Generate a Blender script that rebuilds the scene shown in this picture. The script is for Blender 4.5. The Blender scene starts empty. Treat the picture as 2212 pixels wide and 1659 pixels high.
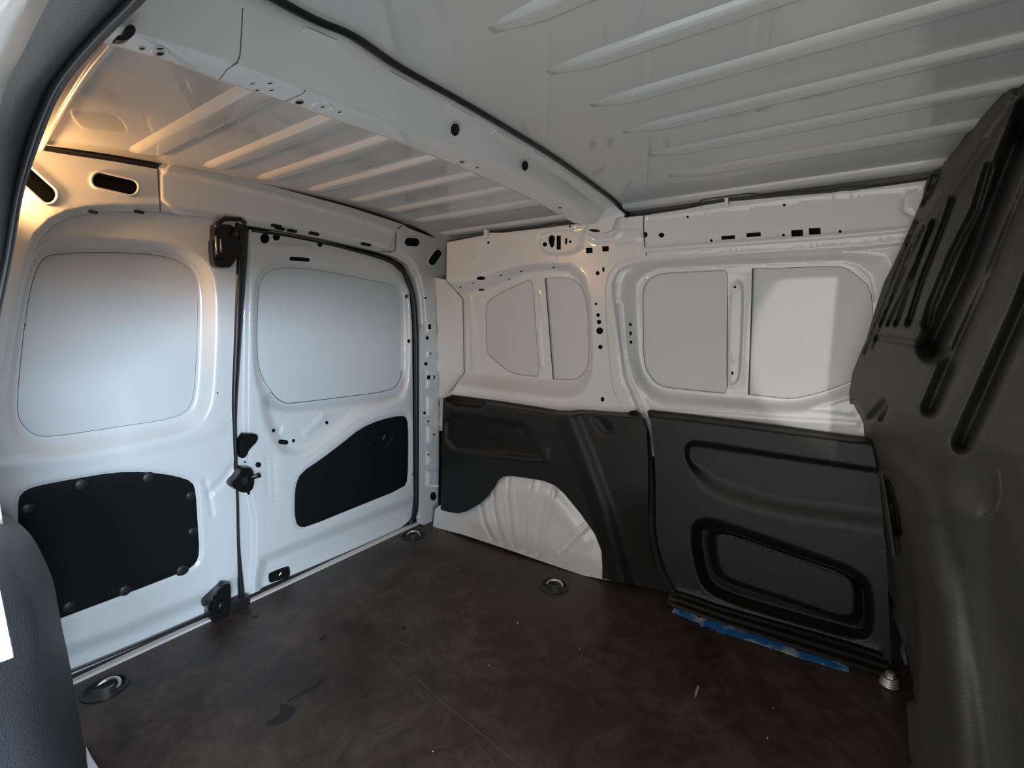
import bpy, math, random
import numpy as np
from mathutils import Matrix, Vector, geometry
S = bpy.context.scene
COL = S.collection
rng = random.Random(4)

# ------------------------------------------------------------------ camera
W, H = 2212, 1659
CX, CY = 1106.0, 829.5
VX = np.array([-350 - CX, 685 - CY]); VY = np.array([1868 - CX, 685 - CY])
FPX = math.sqrt(-(VX @ VY))
def _d(v):
    a = np.array([v[0], v[1], FPX]); return a / np.linalg.norm(a)
mX = -_d(VX); mY = _d(VY); mZ = np.cross(mX, mY)
R = np.stack([mX, mY, mZ])
C = np.array([0, 0, .95])
cam = bpy.data.cameras.new('camera'); co = bpy.data.objects.new('camera', cam); COL.objects.link(co)
m = Matrix.Identity(4)
for i in range(3):
    m[i][0] = R[i, 0]; m[i][1] = -R[i, 1]; m[i][2] = -R[i, 2]; m[i][3] = C[i]
co.matrix_world = m
cam.sensor_width = 36; cam.lens = 36 * FPX / W; cam.clip_start = .01
S.camera = co

# ------------------------------------------------------------------ light
S.view_settings.view_transform = 'Standard'; S.view_settings.look = 'None'
S.view_settings.gamma = 1; S.view_settings.use_curve_mapping = False
S.view_settings.exposure = 0.0
w = bpy.data.worlds.new('sky'); S.world = w; w.use_nodes = True
bg = w.node_tree.nodes['Background']; bg.inputs[0].default_value = (.96, .985, 1.0, 1); bg.inputs[1].default_value = 1.95
def area(name, loc, target, sx, sy, power, col, spread=180):
    l = bpy.data.lights.new(name, 'AREA'); l.shape = 'RECTANGLE'; l.size = sx; l.size_y = sy
    l.energy = power; l.color = col; l.spread = math.radians(spread)
    o = bpy.data.objects.new(name, l); COL.objects.link(o); o.location = loc
    o.rotation_euler = (Vector(target) - Vector(loc)).to_track_quat('-Z', 'Y').to_euler()
    return o
area('daylight', (2.9, -.95, 1.40), (-1.6, .6, .75), 2.0, .42, 350, (.62, .80, 1.0))
def spot(name, loc, d, energy, col, size, blend, soft, spec=1.):
    l = bpy.data.lights.new(name, 'SPOT'); l.energy = energy; l.color = col; l.spot_size = math.radians(size); l.spot_blend = blend; l.shadow_soft_size = soft; l.specular_factor = spec
    o = bpy.data.objects.new(name, l); COL.objects.link(o); o.location = loc; o.rotation_euler = Vector(d).to_track_quat('-Z', 'Y').to_euler(); return o
spot('patch_spot', (1.167, -2.4, 1.30), (.075 - 1.167, 4.0, -.43), 190, (1, .96, .86), 9.6, .22, .01)  # unseen spot, cone shaped to throw the bright patch on the far wall
spot('cargo_lamp', (-1.545, .19, 1.225), (.45, 1, .22), 10, (1, .52, .20), 140, .5, .025, .35)

# ------------------------------------------------------------------ materials
def mat(name, col, rough=.5, metal=0., coat=0., spec=.5, bump=None, var=None):
    mt = bpy.data.materials.new(name); mt.use_nodes = True
    n = mt.node_tree.nodes; L = mt.node_tree.links; b = n['Principled BSDF']
    b.inputs['Base Color'].default_value = (*col, 1); b.inputs['Roughness'].default_value = rough
    b.inputs['Metallic'].default_value = metal; b.inputs['Coat Weight'].default_value = coat
    b.inputs['Coat Roughness'].default_value = .04
    b.inputs['Specular IOR Level'].default_value = spec
    tc = n.new('ShaderNodeTexCoord')
    if bump:
        t = n.new('ShaderNodeTexNoise'); t.inputs['Scale'].default_value = bump[0]; t.inputs['Detail'].default_value = 3
        bp = n.new('ShaderNodeBump'); bp.inputs['Strength'].default_value = bump[1]; bp.inputs['Distance'].default_value = .002
        L.new(tc.outputs['Object'], t.inputs['Vector']); L.new(t.outputs['Fac'], bp.inputs['Height']); L.new(bp.outputs['Normal'], b.inputs['Normal'])
    if var:
        t = n.new('ShaderNodeTexNoise'); t.inputs['Scale'].default_value = var[0]; t.inputs['Detail'].default_value = 6; t.inputs['Roughness'].default_value = .65
        r = n.new('ShaderNodeValToRGB'); r.color_ramp.elements[0].position = .35; r.color_ramp.elements[1].position = .7
        r.color_ramp.elements[0].color = (*col, 1); r.color_ramp.elements[1].color = (*var[1], 1)
        L.new(tc.outputs['Object'], t.inputs['Vector']); L.new(t.outputs['Fac'], r.inputs['Fac']); L.new(r.outputs['Color'], b.inputs['Base Color'])
    return mt
PAINT = mat('white_paint', (.66, .665, .655), .3, coat=.6)
SKIN = mat('white_skin', (.60, .61, .605), .5, spec=.3)
ROOFM = mat('roof_paint', (.52, .525, .51), .35, coat=.8)
PLASTIC = mat('dark_plastic', (.0065, .007, .0066), .48, spec=.4, bump=(700, .25), var=(5, (.009, .0095, .0088)))
BULK = mat('bulkhead_plastic', (.038, .039, .035), .5, spec=.45, bump=(420, .45), var=(7, (.055, .055, .048)))
GREY = mat('grey_trim', (.15, .17, .18), .35, bump=(300, .1))
PTRIM = mat('pillar_plastic', (.045, .049, .054), .5, bump=(420, .5))
CARD = mat('black_card', (.004, .0045, .004), .7, spec=.2, bump=(900, .1))
RUBBER = mat('rubber', (.010, .011, .012), .42)
VOID = mat('cavity_shade', (.003, .003, .003), .9)  # near-black colour stands in for the darkness inside holes and behind panels
SEAMM = mat('seam_sealer', (.05, .05, .047), .7)
BLACK = mat('black_metal', (.007, .007, .007), .3)
STEEL = mat('bright_steel', (.72, .70, .66), .32, metal=.85)
def specks(mt, scale, p0, col):
    n = mt.node_tree.nodes; L = mt.node_tree.links; b = n['Principled BSDF']; src = b.inputs['Base Color'].links[0].from_socket
    tc = n.new('ShaderNodeTexCoord'); t = n.new('ShaderNodeTexNoise'); t.inputs['Scale'].default_value = scale; t.inputs['Detail'].default_value = 2
    r = n.new('ShaderNodeValToRGB'); r.color_ramp.elements[0].position = p0; r.color_ramp.elements[1].position = p0 + .04
    r.color_ramp.elements[0].color = (0, 0, 0, 1); r.color_ramp.elements[1].color = (*col, 1)
    ad = n.new('ShaderNodeMix'); ad.data_type = 'RGBA'; ad.blend_type = 'ADD'; ad.inputs['Factor'].default_value = 1
    L.new(tc.outputs['Object'], t.inputs['Vector']); L.new(t.outputs['Fac'], r.inputs['Fac']); L.new(src, ad.inputs[6]); L.new(r.outputs['Color'], ad.inputs[7]); L.new(ad.outputs[2], b.inputs['Base Color'])
specks(BULK, 170, .735, (.16, .15, .12))
SILL = mat('sill_paint', (.62, .55, .52), .35)
HARD = mat('clip_plastic', (.012, .014, .015), .45)
CRUMB = mat('pale_crumb', (.75, .73, .62), .7)
STAIN = mat('dark_stain', (.009, .008, .007), .6)

def floor_mat():
    mt = bpy.data.materials.new('floor_film'); mt.use_nodes = True
    n = mt.node_tree.nodes; L = mt.node_tree.links; b = n['Principled BSDF']
    tc = n.new('ShaderNodeTexCoord')
    def noise(scale, det, rough=.6, dist=0):
        t = n.new('ShaderNodeTexNoise'); t.inputs['Scale'].default_value = scale; t.inputs['Detail'].default_value = det
        t.inputs['Roughness'].default_value = rough; t.inputs['Distortion'].default_value = dist
        L.new(tc.outputs['Object'], t.inputs['Vector']); return t
    a = noise(3.2, 8, .65, .6); c = noise(14, 8, .7, 1.2); s = noise(230, 2)
    def ramp(src, p0, p1, c0, c1):
        r = n.new('ShaderNodeValToRGB'); r.color_ramp.elements[0].position = p0; r.color_ramp.elements[1].position = p1
        r.color_ramp.elements[0].color = (*c0, 1); r.color_ramp.elements[1].color = (*c1, 1)
        L.new(src.outputs['Fac'], r.inputs['Fac']); return r
    r1 = ramp(a, .3, .72, (.021, .0125, .0095), (.082, .062, .050))
    r2 = ramp(c, .35, .72, (.6, .56, .53), (1.5, 1.46, 1.42))
    mx = n.new('ShaderNodeMix'); mx.data_type = 'RGBA'; mx.blend_type = 'MULTIPLY'; mx.inputs['Factor'].default_value = 1
    L.new(r1.outputs['Color'], mx.inputs[6]); L.new(r2.outputs['Color'], mx.inputs[7])
    r3 = ramp(s, .70, .80, (0, 0, 0), (.05, .047, .042))
    ad = n.new('ShaderNodeMix'); ad.data_type = 'RGBA'; ad.blend_type = 'ADD'; ad.inputs['Factor'].default_value = .6
    L.new(mx.outputs[2], ad.inputs[6]); L.new(r3.outputs['Color'], ad.inputs[7])
    L.new(ad.outputs[2], b.inputs['Base Color'])
    rr = n.new('ShaderNodeMapRange'); rr.inputs['To Min'].default_value = .34; rr.inputs['To Max'].default_value = .6
    L.new(c.outputs['Fac'], rr.inputs['Value']); L.new(rr.outputs['Result'], b.inputs['Roughness'])
    f = noise(90, 4)
    bp = n.new('ShaderNodeBump'); bp.inputs['Strength'].default_value = .22; bp.inputs['Distance'].default_value = .002
    L.new(f.outputs['Fac'], bp.inputs['Height']); L.new(bp.outputs['Normal'], b.inputs['Normal'])
    return mt
FLOOR = floor_mat()
def tape_mat():
    mt = bpy.data.materials.new('blue_tape'); mt.use_nodes = True
    n = mt.node_tree.nodes; L = mt.node_tree.links; b = n['Principled BSDF']
    tc = n.new('ShaderNodeTexCoord'); t = n.new('ShaderNodeTexNoise'); t.inputs['Scale'].default_value = 16; t.inputs['Detail'].default_value = 4
    r = n.new('ShaderNodeValToRGB'); r.color_ramp.elements[0].position = .5; r.color_ramp.elements[1].position = .66
    r.color_ramp.elements[0].color = (.010, .105, .29, 1); r.color_ramp.elements[1].color = (.30, .36, .36, 1)
    L.new(tc.outputs['Object'], t.inputs['Vector']); L.new(t.outputs['Fac'], r.inputs['Fac']); L.new(r.outputs['Color'], b.inputs['Base Color'])
    b.inputs['Roughness'].default_value = .6
    return mt
TAPE = tape_mat()

# ------------------------------------------------------------------ object helpers
WL = {}
def obj(name, verts, faces, mats, parent=None, mi=None, smooth=True):
    v = np.asarray(verts, float)
    loc = np.array([(v[:, 0].min() + v[:, 0].max()) / 2, (v[:, 1].min() + v[:, 1].max()) / 2, v[:, 2].min()])
    me = bpy.data.meshes.new(name); me.from_pydata((v - loc).tolist(), [], [list(map(int, f)) for f in faces])
    for mm in (mats if isinstance(mats, (list, tuple)) else [mats]): me.materials.append(mm)
    if mi is not None: me.polygons.foreach_set('material_index', np.asarray(mi, np.int32))
    if smooth: me.polygons.foreach_set('use_smooth', np.ones(len(me.polygons), bool))
    me.update()
    o = bpy.data.objects.new(name, me); COL.objects.link(o)
    pl = np.zeros(3)
    if parent is not None: o.parent = parent; pl = WL[parent.name]
    o.location = loc - pl; WL[o.name] = loc
    return o
def empty(name, loc):
    o = bpy.data.objects.new(name, None); COL.objects.link(o); o.location = loc; WL[o.name] = np.array(loc, float); o.empty_display_size = .05
    return o
def tag(o, label, cat=None, group=None, kind=None):
    o['label'] = label
    if cat: o['category'] = cat
    if group: o['group'] = group
    if kind: o['kind'] = kind
    return o
class MB:
    def __init__(s): s.v = []; s.f = []
    def add(s, v, f):
        b = len(s.v); s.v += [tuple(p) for p in v]; s.f += [[i + b for i in q] for q in f]; return s
    def box(s, c, d, rz=0, bev=.15, ry=0):
        # bevelled box
        hx, hy, hz = d[0] / 2, d[1] / 2, d[2] / 2; b = bev * min(hx, hy, hz)
        V = []; F = []
        for sx in (-1, 1):
            for sy in (-1, 1):
                for sz in (-1, 1):
                    V += [(sx * hx, sy * (hy - b), sz * (hz - b)), (sx * (hx - b), sy * hy, sz * (hz - b)), (sx * (hx - b), sy * (hy - b), sz * hz)]
        def ix(sx, sy, sz, k): return (((sx > 0) * 2 + (sy > 0)) * 2 + (sz > 0)) * 3 + k
        for q in (-1, 1):
            F.append([ix(q, -1, -1, 0), ix(q, 1, -1, 0), ix(q, 1, 1, 0), ix(q, -1, 1, 0)])
            F.append([ix(-1, q, -1, 1), ix(1, q, -1, 1), ix(1, q, 1, 1), ix(-1, q, 1, 1)])
            F.append([ix(-1, -1, q, 2), ix(1, -1, q, 2), ix(1, 1, q, 2), ix(-1, 1, q, 2)])
        for p in (-1, 1):
            for q in (-1, 1):
                F.append([ix(p, q, -1, 0), ix(p, q, 1, 0), ix(p, q, 1, 1), ix(p, q, -1, 1)])
                F.append([ix(p, -1, q, 0), ix(p, 1, q, 0), ix(p, 1, q, 2), ix(p, -1, q, 2)])
                F.append([ix(-1, p, q, 1), ix(1, p, q, 1), ix(1, p, q, 2), ix(-1, p, q, 2)])
                for r in (-1, 1): F.append([ix(p, q, r, 0), ix(p, q, r, 1), ix(p, q, r, 2)])
        cz, sz_ = math.cos(rz), math.sin(rz); cy_, sy_ = math.cos(ry), math.sin(ry)
        out = []
        for x, y, z in V:
            x, z = x * cy_ + z * sy_, -x * sy_ + z * cy_
            x, y = x * cz - y * sz_, x * sz_ + y * cz
            out.append((x + c[0], y + c[1], z + c[2]))
        return s.add(out, F)
    def tube(s, pts, r, n=8, closed=False, sq=1.0):
        P = np.asarray(pts, float); N = len(P); V = []; F = []
        T = np.zeros_like(P)
        for i in range(N):
            a = P[i - 1] if (i > 0 or closed) else P[i]; b = P[(i + 1) % N] if (i < N - 1 or closed) else P[i]
            T[i] = (b - a) / (np.linalg.norm(b - a) + 1e-12)
        up = np.array([0, 0, 1.]) if abs(T[0][2]) < .9 else np.array([0, 1., 0])
        nv = np.cross(T[0], up); nv /= np.linalg.norm(nv)
        rr = r if hasattr(r, '__len__') else [r] * N
        for i in range(N):
            nv = nv - T[i] * (nv @ T[i]); nv /= np.linalg.norm(nv); bv = np.cross(T[i], nv)
            for k in range(n):
                a = 2 * math.pi * k / n; V.append(P[i] + rr[i] * (math.cos(a) * nv + sq * math.sin(a) * bv))
        M = N if closed else N - 1
        for i in range(M):
            for k in range(n):
                F.append([i * n + k, i * n + (k + 1) % n, ((i + 1) % N) * n + (k + 1) % n, ((i + 1) % N) * n + k])
        if not closed: F.append(list(range(n))[::-1]); F.append([(N - 1) * n + k for k in range(n)])
        return s.add(V, F)
    def lathe(s, c, prof, n=24, axis=(0, 0, 1)):
        ax = Vector(axis).normalized(); q = Vector((0, 0, 1)).rotation_difference(ax)
        V = []; F = []
        for r, z in prof:
            for k in range(n):
                a = 2 * math.pi * k / n; p = q @ Vector((r * math.cos(a), r * math.sin(a), z)); V.append((p.x + c[0], p.y + c[1], p.z + c[2]))
        for i in range(len(prof) - 1):
            for k in range(n): F.append([i * n + k, i * n + (k + 1) % n, (i + 1) * n + (k + 1) % n, (i + 1) * n + k])
        F.append(list(range(n))[::-1]); F.append([(len(prof) - 1) * n + k for k in range(n)])
        return s.add(V, F)
    def prism(s, pts, off):
        P = np.asarray(pts, float); n = len(P); V = list(P) + list(P + np.asarray(off))
        return s.add(V, [list(range(n)), [n + i for i in range(n)][::-1]] + [[i, (i + 1) % n, n + (i + 1) % n, n + i] for i in range(n)])
    def build(s, name, mt, parent=None, smooth=False): return obj(name, s.v, s.f, mt, parent, smooth=smooth)

# ------------------------------------------------------------------ seeing points of the photograph on real surfaces
def rays(uv):
    uv = np.asarray(uv, float).reshape(-1, 2)
    c = np.stack([uv[:, 0] - CX, uv[:, 1] - CY, np.full(len(uv), FPX)], 1)
    r = c @ R.T
    return r / np.linalg.norm(r, axis=1)[:, None]
def roofz(y):
    t = (y - .85) / .75; return 1.365 - .02 * t * t - .05 * t ** 4
AX = {'Y': (1, 1), 'X+': (0, 1), '-X': (0, -1), 'Z': (2, 1), '-Z': (2, -1)}
def on(uv, axis, base, d=0.):
    """point where the sight line meets the surface coordinate(axis) = base(p) + d"""
    r = rays(uv); N = len(r); k, sg = AX[axis]
    d = np.broadcast_to(np.asarray(d, float), (N,))
    if not callable(base):
        t = (base + d - sg * C[k]) / (sg * r[:, k]); return C + r * t[:, None]
    g = lambda t: (lambda p: sg * p[..., k] - base(p) - (d if t.ndim == 1 else d[:, None]))(C + r[:, None, :] * t[..., None] if t.ndim == 2 else C + r * t[:, None])
    ts = np.linspace(.1, 5, 90); G = g(np.broadcast_to(ts, (N, 90)))
    sc = (G[:, :-1] <= 0) & (G[:, 1:] > 0); i = np.where(sc.any(1), sc.argmax(1), 60)
    a = ts[i].copy(); b = ts[i + 1].copy()
    for _ in range(26):
        mm = (a + b) / 2; pos = g(mm) > 0; b = np.where(pos, mm, b); a = np.where(pos, a, mm)
    return C + r * ((a + b) / 2)[:, None]
def ch(pts, it=2, closed=True):
    P = np.asarray(pts, float)
    for _ in range(it):
        if closed: A, B = P, np.roll(P, -1, 0)
        else: A, B = P[:-1], P[1:]
        Q = np.empty((2 * len(A), 2)); Q[0::2] = .75 * A + .25 * B; Q[1::2] = .25 * A + .75 * B
        P = Q if closed else np.vstack([P[:1], Q, P[-1:]])
    return P
def dens(P, step, closed=True):
    P = np.asarray(P, float); out = []; n = len(P)
    for i in range(n if closed else n - 1):
        a, b = P[i], P[(i + 1) % n]; k = max(1, int(math.ceil(np.linalg.norm(b - a) / step)))
        for j in range(k): out.append(a + (b - a) * j / k)
    if not closed: out.append(P[-1])
    return np.array(out)
def sdist(Q, P, closed=True):
    """distance of Q to polyline P"""
    A = P if closed else P[:-1]; B = np.roll(P, -1, 0) if closed else P[1:]
    best = np.full(len(Q), 1e9)
    for a, b in zip(A, B):
        ab = b - a; L = ab @ ab + 1e-9; t = np.clip(((Q - a) @ ab) / L, 0, 1)
        best = np.minimum(best, ((Q - a - t[:, None] * ab) ** 2).sum(1))
    return np.sqrt(best)
def pip(Q, P):
    ins = np.zeros(len(Q), bool); x, y = Q[:, 0], Q[:, 1]
    for a, b in zip(P, np.roll(P, -1, 0)):
        if a[1] == b[1]: continue
        c = ((a[1] > y) != (b[1] > y)) & (x < (b[0] - a[0]) * (y - a[1]) / (b[1] - a[1]) + a[0]); ins ^= c
    return ins
def sm(t): t = np.clip(t, 0, 1); return t * t * (3 - 2 * t)
# features: ('rec', outer, inner or width, depth)  ('line', polyline, halfwidth, depth)
def feval(feats, Q):
    D = np.zeros(len(Q)); band = np.zeros(len(Q), bool)
    for f in feats:
        if f[0] == 'rec':
            o = f[1]; ins = pip(Q, o); do = sdist(Q, o)
            if hasattr(f[2], '__len__'):
                i = f[2]; ii = pip(Q, i); di = np.where(ii, 0, sdist(Q, i)); do_ = np.where(ins, do, 0)
                t = do_ / (do_ + di + 1e-6); t = np.where(ii, 1, t); band |= (ins & ~ii) | (do < 8) | (sdist(Q, i) < 6)
            else:
                t = np.where(ins, do / f[2], 0); band |= (do < f[2] + 4) & (ins | (do < 6))
            D += f[3] * sm(t)
        else:
            d = sdist(Q, f[1], False); t = d / f[2]; D += f[3] * (1 - sm(t)); band |= t < 1.25
    return D, band
def hole(kind, u, v, a, b=None, ang=0):
    b = a if b is None else b; n = 14
    if kind == 'c': P = [(a * math.cos(2 * math.pi * i / n), b * math.sin(2 * math.pi * i / n)) for i in range(n)]
    elif kind == 'r': P = [(-a, -b), (a, -b), (a, b), (-a, b)]
    else:   # capsule
        P = [(a - b + b * math.cos(t), b * math.sin(t)) for t in np.linspace(-math.pi / 2, math.pi / 2, 9)] + [(-(a - b) + b * math.cos(t), b * math.sin(t)) for t in np.linspace(math.pi / 2, 3 * math.pi / 2, 9)]
    c, s = math.cos(math.radians(ang)), math.sin(math.radians(ang))
    return np.array([(u + x * c - y * s, v + x * s + y * c) for x, y in P])
def sheet(name, outline, axis, base, mt, parent=None, feats=(), holes=(), opens=(), step=16, fine=5, thick=.006, cup=.02, d=0., back=VOID):
    """pressed sheet: outline, holes (blind dark cavities) and openings given as seen, depth by feats; every vertex sits at its own depth"""
    O = np.asarray(outline, float); k, sg = AX[axis]
    rings = [dens(O, fine * 1.6)] + [dens(h, 6) for h in opens] + [np.asarray(h, float) for h in holes]
    lo_, hi = O.min(0), O.max(0)
    def grid(s):
        X, Y = np.meshgrid(np.arange(lo_[0], hi[0], s), np.arange(lo_[1], hi[1], s)); X = X + (np.arange(X.shape[0])[:, None] % 2) * s / 2
        return np.stack([X.ravel(), Y.ravel()], 1)
    G = grid(step); G = G[pip(G, O)]
    if feats:
        Fg = grid(fine); Fg = Fg[pip(Fg, O)]; _, band = feval(feats, Fg); Fg = Fg[band]
        _, b2 = feval(feats, G); G = np.vstack([G[~b2], Fg])
    # vertices along the creases keep them crisp
    CP = []
    for f in feats:
        if f[0] != 'rec': continue
        o_ = dens(f[1], fine * 1.1); CP.append(o_)
        if hasattr(f[2], '__len__'): CP.append(dens(f[2], fine * 1.1))
        else:
            T = np.roll(o_, -1, 0) - np.roll(o_, 1, 0); T /= np.linalg.norm(T, axis=1)[:, None] + 1e-9; N_ = np.stack([-T[:, 1], T[:, 0]], 1)
            if not pip(o_ + N_ * .5, f[1]).mean() > .5: N_ = -N_
            for kk in (.25, .5, .75, 1.):
                q = o_ + N_ * f[2] * kk; q = q[pip(q, f[1])]; q = q[sdist(q, f[1]) > f[2] * kk * .93]; CP.append(q)
    if CP:
        acc = []
        for q in CP:
            q = q[pip(q, O)]
            for a_ in acc:
                if len(q) and len(a_): q = q[(((q[:, None, :] - a_[None]) ** 2).sum(2).min(1)) > (fine * .5) ** 2]
            acc.append(q)
        CPa = np.vstack(acc)
        if len(CPa):
            kg = np.ones(len(G), bool)
            for i0 in range(0, len(G), 2000):
                kg[i0:i0 + 2000] = ((G[i0:i0 + 2000, None, :] - CPa[None]) ** 2).sum(2).min(1) > (fine * .62) ** 2
            G = np.vstack([G[kg], CPa])
    keep = np.ones(len(G), bool)
    for j, rg in enumerate(rings):
        dd = sdist(G, rg); keep &= dd > (fine * .6 if j == 0 else 2.0)
        if j: keep &= ~pip(G, rg)
    G = G[keep]
    pts = np.vstack(rings + [G]); edges = []; b = 0; idx = []
    for rg in rings:
        n = len(rg); edges += [(b + i, b + (i + 1) % n) for i in range(n)]; idx.append(list(range(b, b + n))); b += n
    vo, eo, fo, ov, oe, of = geometry.delaunay_2d_cdt([Vector(p) for p in pts.tolist()], edges, [], 0, 1e-5)
    Q = np.array([(p.x, p.y) for p in vo]); F = np.array([list(f) for f in fo])
    inv = {}
    for i, l in enumerate(ov):
        for q in l: inv[q] = i
    cen = Q[F].mean(1); ok = pip(cen, rings[0])
    for rg in rings[1:]: ok &= ~pip(cen, rg)
    F = F[ok]
    D = np.full(len(Q), float(d))
    if feats: D = D + feval(feats, Q)[0]
    V = on(Q, axis, base, D)
    # consistent winding: normals towards the camera
    nn = np.cross(V[F[:, 1]] - V[F[:, 0]], V[F[:, 2]] - V[F[:, 0]]); flip = (nn * (C - V[F[:, 0]])).sum(1) < 0
    F[flip] = F[flip][:, ::-1]
    V = V.tolist(); faces = F.tolist(); mi = [0] * len(faces)
    ex = np.zeros(3); ex[k] = sg
    nop = 1 + len(opens)
    for j, l in enumerate(idx):
        ring = [inv[i] for i in l]; n = len(ring); t = thick if j < nop else cup
        b0 = len(V); V += [V[i] for i in ring]; ring = list(range(b0, b0 + n)); b = len(V); V += [(np.array(V[i]) + ex * t).tolist() for i in ring]
        for i in range(n): faces.append([ring[i], ring[(i + 1) % n], b + (i + 1) % n, b + i]); mi.append(0 if j < nop else 1)
        if j >= nop: faces.append([b + i for i in range(n)]); mi.append(1)
    o = obj(name, V, faces, [mt, back], parent, mi)
    # keep rims crisp
    me = o.data; ns = len(F)
    fl = np.ones(len(me.polygons), bool); fl[ns:] = False; me.polygons.foreach_set('use_smooth', fl)
    return o
def seam(uv, axis, base, d, r, name, parent, mt=None, closed=False, step=14, n=6):
    P = on(dens(np.asarray(uv, float), step, closed), axis, base, d)
    return MB().tube(P, r, n, closed).build(name, mt or SEAMM, parent, True)
def resamp(P, n):
    P = np.asarray(P, float); L = np.concatenate([[0], np.cumsum(np.linalg.norm(np.diff(P, axis=0), axis=1))]); t = np.linspace(0, L[-1], n)
    return np.stack([np.interp(t, L, P[:, i]) for i in range(P.shape[1])], 1)
def cr(P, n=60):
    """smooth open curve through points"""
    P = np.asarray(P, float); P = np.vstack([2 * P[0] - P[1], P, 2 * P[-1] - P[-2]]); out = []
    for i in range(1, len(P) - 2):
        for t in np.linspace(0, 1, 8, endpoint=False):
            a, b, c, e = P[i - 1], P[i], P[i + 1], P[i + 2]
            out.append(.5 * (2 * b + (c - a) * t + (2 * a - 5 * b + 4 * c - e) * t * t + (3 * b - a - 3 * c + e) * t ** 3))
    out.append(P[-2]); return resamp(out, n)
def loft(name, rails, mt, parent=None, sub=1, smooth=True):
    n = len(rails[0]); V = np.vstack(rails); F = []
    for j in range(len(rails) - 1):
        for i in range(n - 1): F.append([j * n + i, j * n + i + 1, (j + 1) * n + i + 1, (j + 1) * n + i])
    return obj(name, V, F, mt, parent, smooth=smooth)
# ================================================================== THE SETTING
# ---- floor with recessed tie-down wells
TIE = [(-1.530, 1.372, .046), (-.820, 1.388, .047), (-1.512, .298, .045)]
def floor():
    x0, x1, y0, y1 = -1.60, .35, .13, 1.62
    ring = dens(np.array([(x0, y0), (x1, y0), (x1, y1), (x0, y1)]), .05)
    hs = [np.array([(x + r * math.cos(2 * math.pi * i / 32), y + r * math.sin(2 * math.pi * i / 32)) for i in range(32)]) for x, y, r in TIE]
    X, Y = np.meshgrid(np.arange(x0 + .05, x1, .05), np.arange(y0 + .05, y1, .05)); G = np.stack([X.ravel(), Y.ravel()], 1)
    for h in hs: G = G[~pip(G, h) & (sdist(G, h) > .01)]
    pts = np.vstack([ring] + hs + [G]); e = []; b = 0
    for rg in [ring] + hs:
        n = len(rg); e += [(b + i, b + (i + 1) % n) for i in range(n)]; b += n
    vo, _, fo, *_r = geometry.delaunay_2d_cdt([Vector(p) for p in pts.tolist()], e, [], 0, 1e-6)
    Q = np.array([(p.x, p.y, 0) for p in vo]); F = np.array([list(f) for f in fo]); cen = Q[F].mean(1)[:, :2]; ok = np.ones(len(F), bool)
    for h in hs: ok &= ~pip(cen, h)
    V = Q.tolist(); faces = F[ok].tolist()
    def skirt(rg, t):
        b = len(V); V.extend([(x, y, 0) for x, y in rg] + [(x, y, -t) for x, y in rg]); n = len(rg)
        faces.extend([[b + i, b + (i + 1) % n, b + n + (i + 1) % n, b + n + i] for i in range(n)])
    skirt(ring, .015)
    for h in hs: skirt(h, .015)
    o = obj('floor', V, faces, FLOOR, smooth=False)
    return tag(o, 'dark brown film-faced plywood load floor, scuffed and stained', 'floor', kind='structure')
FL = floor()

# ---- roof skin with pressed ribs
def roof():
    xs = np.linspace(-1.64, .36, 9); ys = np.linspace(.02, 1.70, 46); V = []; F = []
    for x in xs:
        for y in ys: V.append((x, y, roofz(y)))
    n = len(ys)
    for i in range(len(xs) - 1):
        for j in range(n - 1): F.append([i * n + j, i * n + j + 1, (i + 1) * n + j + 1, (i + 1) * n + j])
    o = tag(obj('ceiling', V, F, ROOFM), 'bare painted steel van roof skin', 'ceiling', kind='structure')
    def rib(x0, x1, y, wd, dp, taper0=.05, taper1=.0):
        m_ = MB(); N = 26; rows = []
        for i in range(N):
            t = i / (N - 1); x = x0 + (x1 - x0) * t
            e = 1.
            if taper0: e = min(e, sm(np.array((x - x0) / taper0)).item())
            if taper1: e = min(e, sm(np.array((x1 - x) / taper1)).item())
            hw = wd / 2 * (.55 + .45 * e); row = []
            for s_, q in ((-1, 0), (-.80, .5), (-.60, .92), (-.45, 1), (.45, 1), (.72, .92), (.88, .5), (1, 0)):
                yy = y + s_ * hw; row.append((x, yy, roofz(yy) + .0008 - dp * q * e))
            rows.append(row)
        V = [p for r_ in rows for p in r_]; k = 8; F = []
        for i in range(N - 1):
            for j in range(k - 1): F.append([i * k + j, i * k + j + 1, (i + 1) * k + j + 1, (i + 1) * k + j])
        F += [list(range(k)), [(N - 1) * k + j for j in range(k)][::-1]]
        m_.add(V, F); m_.build('rib', ROOFM, o, True)
    for y, wd in ((.493, .072), (.655, .058), (.80, .052), (.962, .05), (1.125, .048), (1.28, .046), (1.42, .044), (1.565, .04)):
        rib(-1.525, -.80, y, wd, .012)
    for y in (.602, .762, .922, 1.084, 1.248, 1.40): rib(-.485, .34, y, .044, .010, .10)
    rib(-.70, .34, 1.553, .040, .014, .03)
    rib(-.485, .34, .445, .044, .010, .10); rib(-.485, .34, .285, .044, .010, .10)
    return o
CE = roof()

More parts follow.
